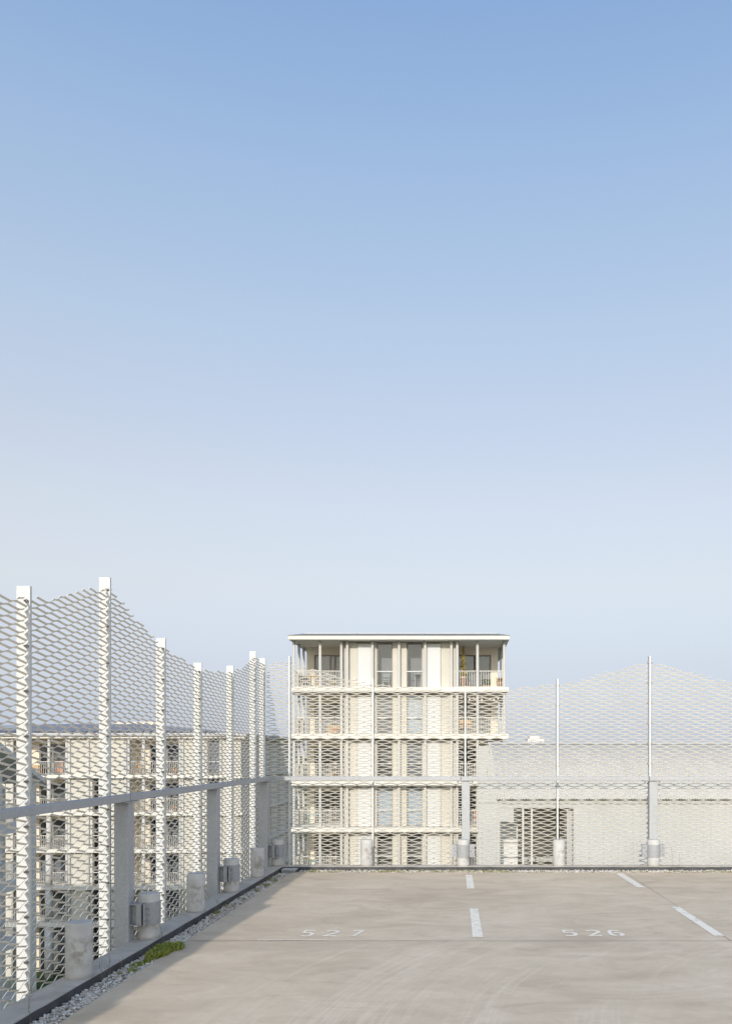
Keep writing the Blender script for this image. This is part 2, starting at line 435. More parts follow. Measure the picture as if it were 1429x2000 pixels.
def m_joint():
    t = NT('dusty_joint'); v = t.coord()
    f = t.noise(t.coord('Object', (1.0, 1.0, 1.0)), 2.6, 6, 0.7)
    col = t.ramp(f, (0.38, (0.20, 0.18, 0.155)), (0.56, (0.42, 0.375, 0.325)), (0.66, (0.50, 0.45, 0.39)))
    return t.done(col, 0.9, 0, 0.1)
sl_ = MB()
yj = JOINT_Y
sl_.add([(DX0, yj - .001, deck_z(yj) + .002), (DX1, yj - .001, deck_z(yj) + .002), (DX1, yj + .011, deck_z(yj + GAP) + .002), (DX0, yj + .011, deck_z(yj + GAP) + .002)], [(0, 1, 2, 3)])
sl_.add([(xa - .007, yj + GAP, deck_z(yj) - .003), (xa + .007, yj + GAP, deck_z(yj) - .003), (xb + .007, DY1, deck_z(DY1) - .003), (xb - .007, DY1, deck_z(DY1) - .003)], [(0, 1, 2, 3)])
sl_.build('joint_sealant', m_joint(), deck)
def paint_quad(name, corners, mat, lift=0.004):
    pts = [deck_pt(u, v) for u, v in corners]
    a = [(x, y, deck_z(y) + lift) for x, y in pts]
    return MB().add(a, [tuple(range(len(a)))]).build(name, mat, deck)
paint_quad('painted_line', [(911.5, 1736.1), (926.1, 1736.1), (921.4, 1709.2), (908.8, 1709.2)], M['paint'])
paint_quad('painted_line', [(922.3, 1831), (943, 1831), (932.6, 1775), (917.0, 1775)], M['paint'])
paint_quad('painted_line', [(1243, 1733.5), (1258.4, 1733.5), (1214.5, 1706.4), (1201, 1706.4)], M['paint'])
paint_quad('painted_line', [(1393.6, 1828.5), (1414, 1828.5), (1325.6, 1771.8), (1309, 1771.8)], M['paint'])
paint_quad('old_paint_strip', [(503, 1837.0), (640, 1837.0), (640, 1835.9), (503, 1835.9)], M['paint_worn'])

def digit_strokes(d):
    # stencil digits on a unit cell, 1 wide and 2 high: list of polylines
    def arc(cx, cy, rx, ry, a0, a1, n=14): return [(cx + rx * math.cos(R(a0 + (a1 - a0) * i / n)), cy + ry * math.sin(R(a0 + (a1 - a0) * i / n))) for i in range(n + 1)]
    if d == '5': return [[(0.92, 1.88), (0.20, 1.88), (0.13, 1.02)] + arc(0.46, 0.64, 0.44, 0.56, 130, -135)]
    if d == '2': return [arc(0.5, 1.42, 0.42, 0.46, 165, -25) + [(0.12, 0.12), (0.94, 0.12)]]
    if d == '7': return [[(0.08, 1.88), (0.92, 1.88), (0.36, 0.04)]]
    if d == '6': return [arc(0.52, 1.30, 0.42, 0.60, 40, 172) + arc(0.5, 0.60, 0.42, 0.50, 185, 258), arc(0.5, 0.60, 0.42, 0.50, 282, 470)]
def stroke_mesh(mb, line, wd, to):
    P = [Vector((p[0], p[1])) for p in line]; L = []; Rr = []
    for i, p in enumerate(P):
        t0 = (P[i] - P[i - 1]).normalized() if i else (P[1] - P[0]).normalized()
        t1 = (P[i + 1] - P[i]).normalized() if i < len(P) - 1 else t0
        n0, n1 = Vector((-t0.y, t0.x)), Vector((-t1.y, t1.x))
        n = (n0 + n1); n = n.normalized() if n.length > 1e-5 else n0
        k = min(1.6, 1.0 / max(0.4, n.dot(n0)))
        L.append(p + n * wd * k); Rr.append(p - n * wd * k)
    o = len(mb.v); mb.v += [to(q) for q in L] + [to(q) for q in Rr]; N = len(P)
    mb.f += [(o + i, o + N + i, o + N + i + 1, o + i + 1) for i in range(N - 1)]
def number(text, boxes, v0, v1, mat):
    y0, y1 = deck_pt(700, v0)[1], deck_pt(700, v1)[1]      # y0: bottom of the digits (near)
    for d, (u0, u1) in zip(text, boxes):
        x0, x1 = px(u0, y0), px(u1, y0)
        mb = MB()
        for line in digit_strokes(d):
            stroke_mesh(mb, line, 0.15, lambda q: (x0 + (x1 - x0) * q.x, y0 + (y1 - y0) * q.y / 2, deck_z(y0 + (y1 - y0) * q.y / 2) + 0.004))
        mb.build('painted_digit', mat, deck)
number('527', [(583, 609), (629, 656), (681, 704.5)], 1829.3, 1817.6, M['paint_worn'])
number('526', [(1101.5, 1129), (1150, 1177), (1193.5, 1220.5)], 1828.7, 1817.0, M['paint_worn'])

# kerb: upstand round two sides of the deck, dressed with bitumen felt on the deck side
KX0, KX1, KY0, KY1 = -2.91, -2.69, 14.0, 14.22
def kz(y): return 0.06 + deck_z(y)
kp = [(KX0, DY0), (KX1, DY0), (KX1, KY0), (DX1, KY0), (DX1, KY1), (KX0, KY1)]
a = [(x, y, kz(y)) for x, y in kp]; b = [(x, y, kz(y) - 0.75) for x, y in kp]; n = 6
kerb = MB().add(a + b, [(0, 1, 2, 5), (2, 3, 4, 5), (6, 11, 8, 7), (8, 11, 10, 9)] + [(i, n + i, n + (i + 1) % n, (i + 1) % n) for i in range(n)]).build('kerb', M['kerb'])
tag(kerb, kind='structure')
def felt(pts, nrm, cut):
    top = []; bot = []; mb = MB()
    for i, (x, y) in enumerate(pts):
        w = 0.0012 * math.sin(i * 1.1) + rng.normal(0, 0.0012)
        top.append((x, y, kz(y) - 0.006 + w)); bot.append((x, y, kz(y) - 0.14))
    n = len(pts); off = Vector((nrm[0] * 0.006, nrm[1] * 0.006, 0))
    f = [tuple(Vector(p) + off + Vector((nrm[0], nrm[1], 0)) * float(rng.uniform(0, 0.006))) for p in top]
    fb = [tuple(Vector(p) + off) for p in bot]
    mb.add(top + f + fb, [(i, i + 1, n + i + 1, n + i) for i in range(n - 1)] + [(n + i, n + i + 1, 2 * n + i + 1, 2 * n + i) for i in range(n - 1)])
    return mb.build('bitumen_felt', M['bitumen'], kerb)
felt([(KX1 + 0.001, y) for y in np.linspace(-4, KY0 - 0.01, 130)], (1, 0), 0)
felt([(x, KY0 - 0.001) for x in np.linspace(KX1 + 0.01, 9, 110)], (0, -1), 0)

# ------------------------------------------------------------------ buildings beyond the fence
def slat_box(name, mat, parent, *b, **k): return MB().box(*b).build(name, mat, parent, **k)
def window(parent, x0, x1, z0, z1, y, curtain, frame=None, mull=(), ft=0.07, back=None):
    fm = MB(); fr = frame or M['frame']; d = 0.06
    fm.box(x0, x0 + ft, y, y + d, z0, z1).box(x1 - ft, x1, y, y + d, z0, z1)
    fm.box(x0 + ft, x1 - ft, y, y + d, z0, z0 + ft).box(x0 + ft, x1 - ft, y, y + d, z1 - ft, z1)
    for u in mull: fm.box(u - ft * 0.6, u + ft * 0.6, y + 0.005, y + d - 0.005, z0 + ft, z1 - ft)
    f = fm.build('window', fr, parent)
    MB().box(x0 + ft, x1 - ft, y + 0.025, y + 0.033, z0 + ft, z1 - ft).build('pane', M['glass'], f)
    yb = y + (0.16 if back is None else back)
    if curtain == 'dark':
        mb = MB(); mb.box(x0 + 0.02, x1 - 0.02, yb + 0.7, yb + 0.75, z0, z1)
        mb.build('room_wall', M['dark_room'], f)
    else:
        # a pleated curtain
        n = max(6, int((x1 - x0) / 0.09)) if curtain == 'curtain_white' else 1; mb = MB(); vs = []
        zc = z0 + 0.02
        for i in range(n + 1):
            x = x0 + 0.02 + (x1 - x0 - 0.04) * i / n; yy = yb + (0.025 if i % 2 else 0)
            vs += [(x, yy, zc), (x, yy, z1 - 0.02)]
        mb.add(vs, [(2 * i, 2 * i + 2, 2 * i + 3, 2 * i + 1) for i in range(n)])
        mb.build('curtain', M[curtain], f)
    return f
def railing(parent, x0, x1, y, z0, h=1.05, step=0.14, mat=None, axis='x'):
    mat = mat or M['cream_trim']
    mb = MB(); n = max(2, int(abs(x1 - x0) / step))
    for i in range(n + 1):
        u = x0 + (x1 - x0) * i / n
        if axis == 'x': mb.box(u - 0.012, u + 0.012, y - 0.012, y + 0.012, z0 + 0.08, z0 + h - 0.04)
        else: mb.box(y - 0.012, y + 0.012, u - 0.012, u + 0.012, z0 + 0.08, z0 + h - 0.04)
    rl = MB()
    if axis == 'x': rl.box(x0, x1, y - 0.02, y + 0.02, z0 + h - 0.04, z0 + h).box(x0, x1, y - 0.015, y + 0.015, z0 + 0.05, z0 + 0.08)
    else: rl.box(y - 0.02, y + 0.02, x0, x1, z0 + h - 0.04, z0 + h).box(y - 0.015, y + 0.015, x0, x1, z0 + 0.05, z0 + 0.08)
    r = rl.build('balcony_railing', mat, parent)
    mb.build('baluster', mat, r, kind='stuff')
    return r

# --- tower: five storeys in view
TY = 55.0
tw = empty('apartment_tower', (px(779, TY), TY, GROUND), 'cream apartment tower with slim round columns and corner balconies behind the mesh fence', 'apartment building')
X = lambda u: px(u, TY)
slabs = [(1241.4, 1248.6), (1342.0, 1351.0), (1433.5, 1442.3), (1525.0, 1534.0), (1616.7, 1625.6), (1708.0, 1717.0), (1800.0, 1809.0), (1891.0, 1900.0)]
SY = 54.55
zs = [(pz(a, SY), pz(b, SY)) for a, b in slabs]
sx0, sx1 = px(565.5, SY), px(992.5, SY)
# roof with overhanging fascia and shallow zinc slope
fx0, fx1 = px(562.8, 54.3), px(994.3, 54.3)
slat_box('fascia', M['cream_trim'], tw, fx0, fx1, 54.3, 67.4, pz(1248.8, 54.3), pz(1241.6, 54.3))
zt = pz(1241.6, 54.3)
rb = [(fx0 - .03, 54.27, zt), (fx1 + .03, 54.27, zt), (fx1 + .03, 67.43, zt), (fx0 - .03, 67.43, zt)]
rt = [(fx0 + .75, 55.8, zt + .33), (fx1 - .75, 55.8, zt + .33), (fx1 - .75, 66.0, zt + .33), (fx0 + .75, 66.0, zt + .33)]
roof = MB().add(rb + [(x, y, z + .03) for x, y, z in rb] + rt, [(0, 3, 2, 1)] + [(i, (i + 1) % 4, 4 + (i + 1) % 4, 4 + i) for i in range(4)] + [(4 + i, 4 + (i + 1) % 4, 8 + (i + 1) % 4, 8 + i) for i in range(4)] + [(8, 9, 10, 11)]).build('roof', M['zinc'], tw)
for u in (693, 826, 958):
    x = px(u, 55); MB().add([(x - .015, 54.35, zt + .05), (x + .015, 54.35, zt + .05), (x + .015, 55.8, zt + .38), (x - .015, 55.8, zt + .38)], [(0, 1, 2, 3)]).build('roof_seam', M['white_metal'], roof)
slat_box('roof_edge_trim', M['white_metal'], roof, fx0 + .7, fx1 - .7, 55.82, 55.95, zt + .332, zt + .37)
for i in range(9):
    x = fx0 + 1.5 + i * 1.25
    MB().prism([(x, 56.2, zt + .36), (x + 1.1, 56.2, zt + .36), (x + 1.1, 57.9, zt + .46), (x, 57.9, zt + .46)], (0, 0, .04)).build('solar_panel', M['solar'], roof)
for za, zb in zs[1:]:
    slat_box('floor_slab', M['cream_trim'], tw, sx0, sx1, SY, 66.8, zb, za)
col_us = [574, 625, 666.5, 678, 727, 779, 830, 881, 892.5, 932, 984]
for u in col_us:
    MB().cyl((X(u), TY + .02), .085, GROUND, pz(1248.8, TY) - .01, 14).build('column', M['cream_column'], tw, smooth=True)
for xs in (X(574), X(984)):
    for y in (56.75, 58.5):
        MB().cyl((xs, y), .085, GROUND, pz(1248.8, TY) - .01, 14).build('column', M['cream_column'], tw, smooth=True)
BY = 58.4
slat_box('core_wall', M['tan_bounce'], tw, X(574) + .2, X(984) - .2, BY + 1.6, 66.6, GROUND, pz(1250, TY))
bw0, bw1 = X(574) + .22, X(984) - .22
cw0, cw1 = X(671), X(887)           # central block
curt = {0: 'curtain', 1: 'curtain', 2: 'dark', 3: 'dark', 4: 'dark', 5: 'dark', 6: 'dark'}
for s in range(7):
    zc, zf = zs[s][1], zs[s + 1][0]
    if s == 0: zc = pz(1248.8, 54.3)
    # loggias at the two corners
    for side in (-1, 1):
        if side < 0: wx0, wx1, a0, a1, rx0, rx1, pier = px(613.5, BY), px(668, BY), bw0, cw0, X(574) + .1, cw0 - .05, cw0
        else: wx0, wx1, a0, a1, rx0, rx1, pier = px(890, BY), px(958.5, BY), cw1, bw1, cw1 + .05, X(984) - .1, cw1
        zh = zc - .48
        wallmb = MB()
        if wx0 - a0 > .02: wallmb.box(a0, wx0, BY, BY + .25, zf, zc)
        if a1 - wx1 > .02: wallmb.box(wx1, a1, BY, BY + .25, zf, zc)
        wallmb.box(wx0, wx1, BY, BY + .25, zh, zc)
        wallmb.build('loggia_wall', M['tan_bounce'], tw)
        m1 = px(645, BY) if side < 0 else px(929, BY)
        mm = (m1, px(655, BY)) if side < 0 else (m1,)
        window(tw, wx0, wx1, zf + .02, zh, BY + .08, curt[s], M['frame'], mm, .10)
        slat_box('side_wall', M['cream'], tw, pier - .12, pier + .12, TY + .40, BY, zf, zc)
        railing(tw, rx0, rx1, TY + .02 + .1, zf)
        ex = X(574) if side < 0 else X(984)
        railing(tw, TY + .2, BY - .1, ex, zf, axis='y')
        # dark rainwater pipe in the gap beside the loggia
        slat_box('drainpipe', M['frame'], tw, (X(668.8) if side < 0 else X(890.2)) - .022, (X(668.8) if side < 0 else X(890.2)) + .022, TY + .25, TY + .33, zf, zc)
    # central block: wall panels, shutters and tall windows
    yw = TY + .36
    for k, (u0, u1) in enumerate([(669.5, 678), (678, 697), (697, 727), (727, 735), (765.5, 779), (779, 793.5), (823.5, 831), (831, 860), (860, 881), (881, 889.5)]):
        slat_box('wall_panel', M['cream'] if k not in (2, 7) else M['shutter'], tw, X(u0) + .012, X(u1) - .012, yw - (.10 if k in (2, 7) else 0), yw + .25, zf + .03, zc - (.16 if k in (2, 7) else .05))
    slat_box('wall_backing', M['tan_bounce'], tw, cw0 + .1, X(734.5), yw + .252, yw + .5, zf, zc)
    slat_box('wall_backing', M['tan_bounce'], tw, X(766), X(793), yw + .252, yw + .5, zf, zc)
    slat_box('wall_backing', M['tan_bounce'], tw, X(824), cw1 - .1, yw + .252, yw + .5, zf, zc)
    for u0, u1 in ((735, 765.5), (793.5, 823.5)):
        cu = {0: 'curtain', 1: 'curtain', 2: 'dark', 3: 'curtain_white', 4: 'dark'}.get(s, 'dark')
        if s == 1 and u0 > 780: cu = 'curtain_white'
        if s == 2 and u0 > 780: cu = 'curtain'
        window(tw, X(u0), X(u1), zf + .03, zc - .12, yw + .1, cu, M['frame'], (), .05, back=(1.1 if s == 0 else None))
        slat_box('guard_bar', M['white_metal'], tw, X(u0), X(u1), yw + .02, yw + .05, zf + 1.0, zf + 1.06)
        slat_box('lintel', M['frame'], tw, X(u0), X(u1), yw + .06, yw + .2, zc - .11, zc - .002)

# --- long block on the left
LY = 70.0
lb = empty('apartment_block', (px(240, LY), LY, GROUND), 'long cream apartment block with loggias and blue solar roof seen through the left fence', 'apartment building')
LX = lambda u: px(u, LY)
lsl = [(1437.0, 1442.0), (1513.5, 1520.0), (1586.5, 1593.0), (1659.0, 1665.5), (1731.5, 1738.0), (1802.0, 1811.0)]
lz = [(pz(a, LY - .35), pz(b, LY - .35)) for a, b in lsl]
LX0, LX1 = -62.0, LX(472)
LD = 26.0
slat_box('fascia', M['cream_trim'], lb, LX0, LX1 + .3, LY - .35, LY + LD + .3, lz[0][1], lz[0][0])
slat_box('gutter', M['gutter'], lb, LX0, LX1 + .5, LY - .6, LY + LD + .5, lz[0][0] + .002, lz[0][0] + .17)
slat_box('roof_edge_trim', M['white_metal'], lb, LX0, LX1 + .45, LY - .55, LY + LD + .45, lz[0][0] + .172, lz[0][0] + .20)
ze = lz[0][0] + .202; e0, e1, y0, y1 = LX0, LX1 + .4, LY - .5, LY + LD + .4
rise = .075; run = 11.5
lroof = MB().add([(e0, y0, ze), (e1, y0, ze), (e1, y1, ze), (e0, y1, ze), (e0, y0 + run, ze + rise * run + .12), (e1 - run, y0 + run, ze + rise * run + .12)],
                 [(0, 1, 5, 4), (1, 2, 5), (2, 3, 4, 5), (0, 4, 3), (3, 2, 1, 0)]).build('roof', M['gutter'], lb)
pw = .62
k = 0
x = e1 - 1.4
while x > LX(-25):
    lim = min(run - .8, (e1 - x) - .9)
    if lim > 1.2:
        za, zb_ = ze + .06 + .0 + rise * .45 + .04, ze + .06 + (rise + .01) * lim + .06
        MB().prism([(x - pw * .62, y0 + .45, za), (x, y0 + .45, za), (x, y0 + lim, zb_), (x - pw * .62, y0 + lim, zb_)], (0, 0, .04)).build('solar_panel', M['solar'], lroof)
    x -= pw; k += 1
slat_box('roof_parapet', M['cream'], lb, LX(108), LX(205), LY + 12.2, LY + 13, ze + .7, pz(1409.5, LY + 12.2))
for za, zb in lz[1:]:
    slat_box('floor_slab', M['cream_trim'], lb, LX0, LX1 + .12, LY - .35, LY + LD, zb, za)
LB = LY + 1.9
slat_box('core_wall', M['tan_bounce'], lb, LX0, LX1 - .3, LB + 1.2, LY + LD - .2, GROUND, lz[0][1])
levels = [(lz[i][1], lz[i + 1][0]) for i in range(5)] + [(lz[5][1], GROUND)]
for u in (25, 131, 136, 173, 246, 252, 352, 357, 403, 431.5):
    MB().cyl((LX(u), LY - .02), .10, GROUND, lz[0][1] - .005, 12).build('column', M['cream_column'], lb, smooth=True)
for s, (zc, zf) in enumerate(levels):
    r = .11 + .045 * s
    MB().cyl((LX(96.5), LY - .02), r, zf, zc, 16).build('column', M['cream_column'], lb, smooth=True)
    MB().cyl((LX(281), LY - .02), .13, zf, zc, 16).build('column', M['cream_column'], lb, smooth=True)
    base = s == 5
    bays = [(-60, 10), (10.4, 24), (134, 172), (174, 181), (192, 248), (357.5, 400), (402, 407), (428, 433), (433.4, 471)]
    if s == 0: bays[3:5] = [(174, 248)]
    for u0, u1 in bays:
        slat_box('wall_panel', M['cream'], lb, LX(u0) + .02, LX(u1) - .02, LY + .05, LY + .35, zf, zc - .06)
    for u0, u1 in [(181, 192), (407, 428)][(1 if s == 0 else 0):]:
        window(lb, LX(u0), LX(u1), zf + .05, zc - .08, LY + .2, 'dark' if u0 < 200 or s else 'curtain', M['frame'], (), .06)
        slat_box('guard_bar', M['white_metal'], lb, LX(u0), LX(u1), LY + .1, LY + .14, zf + 1.0, zf + 1.06)
    # loggias
    for (u0, u1, wa, wb, mu) in ((26, 132, 77, 129, 103), (251, 354, 293, 352, 326)):
        zh = zc - .42
        mb = MB().box(LX(u0) - .2, px(wa, LB), LB, LB + .2, zf, zc).box(px(wa, LB), px(wb, LB), LB, LB + .2, zh, zc).box(px(wb, LB), LX(u1) + .2, LB, LB + .2, zf, zc)
        mb.build('loggia_wall', M['tan_bounce'], lb)
        cu = 'dark' if s not in (3,) else ('curtain' if u0 < 100 else 'dark')
        window(lb, px(wa, LB), px(wb, LB), zf + .02, zh, LB + .06, cu, M['frame'], (px(mu, LB),), .09)
        for e in (u0, u1): slat_box('side_wall', M['tan_bounce'], lb, LX(e) - .08, LX(e) + .08, LY + .40, LB, zf, zc)
        if not base: railing(lb, LX(u0) + .1, LX(u1) - .1, LY + .06, zf, 1.05, .16)
    # shaded end wall facing right, paler cream lifts its shade: piers and slot windows
    for i in range(6):
        ya = LY + .4 + i * 4.2
        slat_box('wall_panel', M['cream_trim'], lb, LX1 - .3, LX1 - .02, ya + .0, ya + 2.1, zf, zc - .05)
        slat_box('wall_panel', M['cream_trim'], lb, LX1 - .3, LX1 - .08, ya + 3.05, ya + 4.2, zf, zc - .05)
        slat_box('dark_slot_window', M['dark_room'], lb, LX1 - .36, LX1 - .31, ya + 2.1, ya + 3.05, zf, zc)
        slat_box('pier', M['cream_column'], lb, LX1 - .02, LX1 + .1, ya + 1.2, ya + 1.4, zf, zc)

# --- shaded house with a sloping roof at the very left
HX = -22.0
sh = empty('gabled_house', (HX, 42, GROUND), 'white gabled house end in shade with barred balconies at the left edge', 'house')
def hz(u): return -HX * F / (UC - u)
ya, yb, yr = 25.0, hz(71), 38.0
z_end, slope_r = pz(1526, hz(71)), .40
def roofz(y): return z_end + (yb - y) * slope_r if y > yr else z_end + (yb - yr) * slope_r - (yr - y) * slope_r
zmin = GROUND
# roof slab with thickness
rp = [(HX + .35, ya - .5, roofz(ya) - .2), (HX + .35, yr, roofz(yr)), (HX + .35, yb + .35, roofz(yb) - .14), (HX + .35, yb + .35, roofz(yb) + .11), (HX + .35, yr, roofz(yr) + .25), (HX + .35, ya - .5, roofz(ya) + .05)]
MB().prism(rp, (-14, 0, 0)).build('roof', M['white_render'], sh)
slat_box('end_pier', M['white_render'], sh, HX - .3, HX + .02, hz(61), yb, zmin, roofz(hz(66)) - .05)
slat_box('rear_wall', M['white_render'], sh, HX - 13, HX - 2.0, ya, yb, zmin, roofz(yb) - .3)
MB().prism([(HX - 1.6, ya, roofz(ya) - .3), (HX - 1.6, ya, zmin), (HX - 1.6, yb - .05, zmin), (HX - 1.6, yb - .05, roofz(yb) - .3), (HX - 1.6, yr, roofz(yr) - .1)], (-.35, 0, 0)).build('inner_wall', M['white_render'], sh)
for k, v in enumerate((1622, 1735, 1848, 1960)):
    z = pz(v, 44.4)
    slat_box('balcony_slab', M['white_render'], sh, HX - 1.7, HX + .05, ya, hz(61) - .02, z - .14, z + .05)
    slat_box('balcony_parapet', M['white_render'], sh, HX - .08, HX + .04, ya, hz(61) - .03, z + .052, z + .38)
    railing(sh, ya, hz(61) - .05, HX - .02, z + .33, 1.0, .13, M['white_render'], 'y')
    for yy in (hz(7), 40.0, 36.0): slat_box('pier', M['white_render'], sh, HX - 1.55, HX - .1, yy - .12, yy + .12, z + .06, z + 2.75)
    window(sh, 0, 0.01, 0, 0.01, 0, 'dark') if False else None
    slat_box('dark_window', M['dark_room'], sh, HX - 1.598, HX - 1.56, hz(12), hz(30), z + .1, z + 2.3)

# --- pale industrial hall on the right
BZ = 36.0; RZ = 45.0
bn = empty('barn', (8, 40, GROUND), 'long pale hall with corrugated roof and open doorway beyond the back fence', 'barn')
bx0 = px(975, BZ); bx1 = 22.0
ez, rz = pz(1556, BZ), pz(1452, RZ)
pit = .105; nc = int((bx1 - bx0 + .2) / pit * 6)
vs = []; yE, yR = BZ - .32, RZ
for i in range(nc + 1):
    x = bx0 - .12 + pit * i / 6; w = .034 * math.cos(2 * math.pi * i / 6)
    vs += [(x, yE, ez - .07 + w), (x, yR, rz + w), (x, yE, ez - .085 + w), (x, yR, rz - .015 + w)]
MB().add(vs, [(4 * i, 4 * i + 4, 4 * i + 5, 4 * i + 1) for i in range(nc)] + [(4 * i + 2, 4 * i + 3, 4 * i + 7, 4 * i + 6) for i in range(nc)] + [(4 * i, 4 * i + 2, 4 * i + 6, 4 * i + 4) for i in range(nc)]).build('roof', M['sheet'], bn, smooth=True)
MB().prism([(bx0 - .15, RZ - .22, rz - .03), (bx0 - .15, RZ, rz + .07), (bx0 - .15, RZ + .22, rz - .03)], (bx1 - bx0 + .15, 0, 0)).build('ridge_cap', M['barn_wall'], bn)
slat_box('rear_roof', M['sheet'], bn, bx0, bx1, RZ + .2, RZ + 9, rz - 2.3, rz - .05)
# front wall with the doorway
ox0, ox1 = px(976, BZ), px(1119, BZ); oz = pz(1578, BZ)
wl = MB().box(px(933, BZ), ox0, BZ, BZ + .35, GROUND, ez - .10).box(ox1, bx1, BZ, BZ + .35, GROUND, ez - .10).box(ox0, ox1, BZ, BZ + .35, oz, ez - .10)
wl.build('wall', M['barn_wall'], bn)
slat_box('wall_plate', M['barn_wall'], bn, bx0, bx1, BZ - .10, BZ - .003, pz(1569, BZ), pz(1558.5, BZ))
# stepped infill at the upper left of the doorway
slat_box('infill_panel', M['barn_wall'], bn, ox0 + .003, px(1003, BZ), BZ + .02, BZ + .2, pz(1605, BZ), oz - .003)
slat_box('inner_wall', M['white_render'], bn, ox0 - .3, px(1010, BZ + 2.5), BZ + 2.4, BZ + 2.6, GROUND, oz)
slat_box('jamb', M['gutter'], bn, px(1108, BZ), ox1 - .003, BZ + .36, BZ + 1.2, GROUND, oz)
for u in (1021, 1038): slat_box('door_post', M['white_metal'], bn, px(u - 1.7, BZ), px(u + 1.7, BZ), BZ + .05, BZ + .13, GROUND, oz - .002)
slat_box('door_rail', M['frame'], bn, ox0 + .003, px(1013, BZ), BZ + .25, BZ + .32, pz(1648.5, BZ), pz(1646.5, BZ))
inn = MB().box(ox0 - .6, ox1 + 4, BZ + 7.5, BZ + 7.7, GROUND, oz + .2).box(ox0 - .6, ox1 + 4, BZ + .4, BZ + 7.7, oz + .22, oz + .4).box(ox1 + 4, ox1 + 4.2, BZ + .4, BZ + 7.5, GROUND, oz + .2)
inn.build('interior', simple('dim_interior', (0.58, 0.52, 0.45), 0.9, 0, 0.15, 1.0), bn)
slat_box('interior_ledge', M['barn_wall'], bn, ox0 - .3, ox1 + 3.9, BZ + 6.9, BZ + 7.4, pz(1682, BZ + 7), pz(1674, BZ + 7))
# gable-end parapet rising above the roof on the left
gp = [(933, 1457.5), (954.5, 1457.5), (957.5, 1452.5), (974, 1553), (974.9, 1558), (975, 1568), (933, 1568)]
MB().prism([(px(u, BZ - .04), BZ - .04, pz(v, BZ - .04)) for u, v in gp][::-1], (0, .34, 0)).build('gable_parapet', M['barn_wall'], bn)
slat_box('rain_pipe', M['gutter'], bn, px(969, BZ), px(970.2, BZ), BZ - .12, BZ - .05, pz(1566, BZ), pz(1552, BZ))
for u, v0, v1 in ((955.2, 1459, 1476), (950.6, 1500, 1517)):
    MB().add([(px(u + .9, BZ), BZ - .044, pz(v0, BZ)), (px(u - .1, BZ), BZ - .044, pz(v0, BZ)), (px(u - 1.2, BZ), BZ - .044, pz(v1, BZ)), (px(u - .2, BZ), BZ - .044, pz(v1, BZ))], [(0, 1, 2, 3)]).build('dark_strip', M['seal'], bn)  # narrow dark strip slanting down the parapet face

# --- far white building above the barn ridge
FY = 260.0
fb = empty('distant_building', (px(1046, FY), FY, GROUND), 'tiny white flat-roofed building far off above the barn ridge', 'building')
fw = MB().box(px(1030, FY), px(1062, FY), FY, FY + 9, GROUND, pz(1443.5, FY)).build('wall', M['white_render'], fb)
MB().box(px(1034, FY), px(1053, FY), FY + .4, FY + 7, pz(1443.5, FY) + .01, pz(1438, FY)).build('roof_plant', M['white_render'], fb)
for u in (1036.5, 1056): MB().box(px(u, FY), px(u + 1.6, FY), FY - .02, FY + .1, pz(1449.5, FY), pz(1446.5, FY)).build('window', M['zinc'], fb)

# ------------------------------------------------------------------ mesh fences
S = 0.082; HL = 0.119; ALPHA = R(43)
def mesh_panel(parent, start, along, inward, a0, ncol, zb, top0, top1, phase=0):
    along = Vector(along); inward = Vector(inward); up = Vector((0, 0, 1))
    d = inward * math.cos(ALPHA) + up * math.sin(ALPHA)
    p = -inward * math.sin(ALPHA) + up * math.cos(ALPHA)
    w, h, th, bl = S / 2 * math.sin(ALPHA), S / 2 * math.cos(ALPHA), 0.003, 0.005
    nk, wn_ = 0.012, 0.61
    A = [a0 + i * HL for i in range(ncol + 1)]
    rows = int((max(top0, top1) - zb) / (S / 2)) + 1
    V = []; Fc = []
    base = Vector(start)
    for k in range(rows):
        zc = zb + k * S / 2
        st = []
        for i in range(ncol + 1):
            sgn = 1 if (i + k + phase) % 2 == 0 else -1
            for e in (-nk, -bl, bl, nk):
                if i == 0: e = max(e, 0.0) if e > -nk else None
                elif i == ncol: e = min(e, 0.0) if e < nk else None
                if e is None: continue
                fr = (abs(e) - bl) / (HL - 2 * bl)
                st.append((i, A[i] + e, sgn * h * (0.5 - max(0.0, fr)), w * 0.86 if abs(e) <= bl else w * wn_))
        keep = []
        for (i, aa, q, ww) in st:
            t = (aa - A[0]) / (A[-1] - A[0])
            jit = 0.006 * math.sin(i * 2.3 + k)
            keep.append(zc <= top0 + (top1 - top0) * t + jit)
        j = 0
        while j < len(st):
            if not keep[j]: j += 1; continue
            e = j
            while e + 1 < len(st) and keep[e + 1]: e += 1
            if e - j >= 1:
                o = len(V)
                for (i, aa, q, ww) in st[j:e + 1]:
                    c = base + along * aa + up * zc + p * q
                    for sd, st_ in ((-1, -1), (1, -1), (1, 1), (-1, 1)):
                        V.append(tuple(c + d * (sd * ww / 2) + p * (st_ * th / 2)))
                m = e - j
                for q in range(m):
                    for r in range(4):
                        s = (r + 1) % 4
                        Fc.append((o + 4 * q + r, o + 4 * q + 4 + r, o + 4 * q + 4 + s, o + 4 * q + s))
                Fc.append((o, o + 1, o + 2, o + 3)); Fc.append((o + 4 * m + 3, o + 4 * m + 2, o + 4 * m + 1, o + 4 * m))
            j = e + 1
    mb = MB(); mb.v = V; mb.f = Fc
    return mb.build('mesh_panel', M['mesh'], parent)

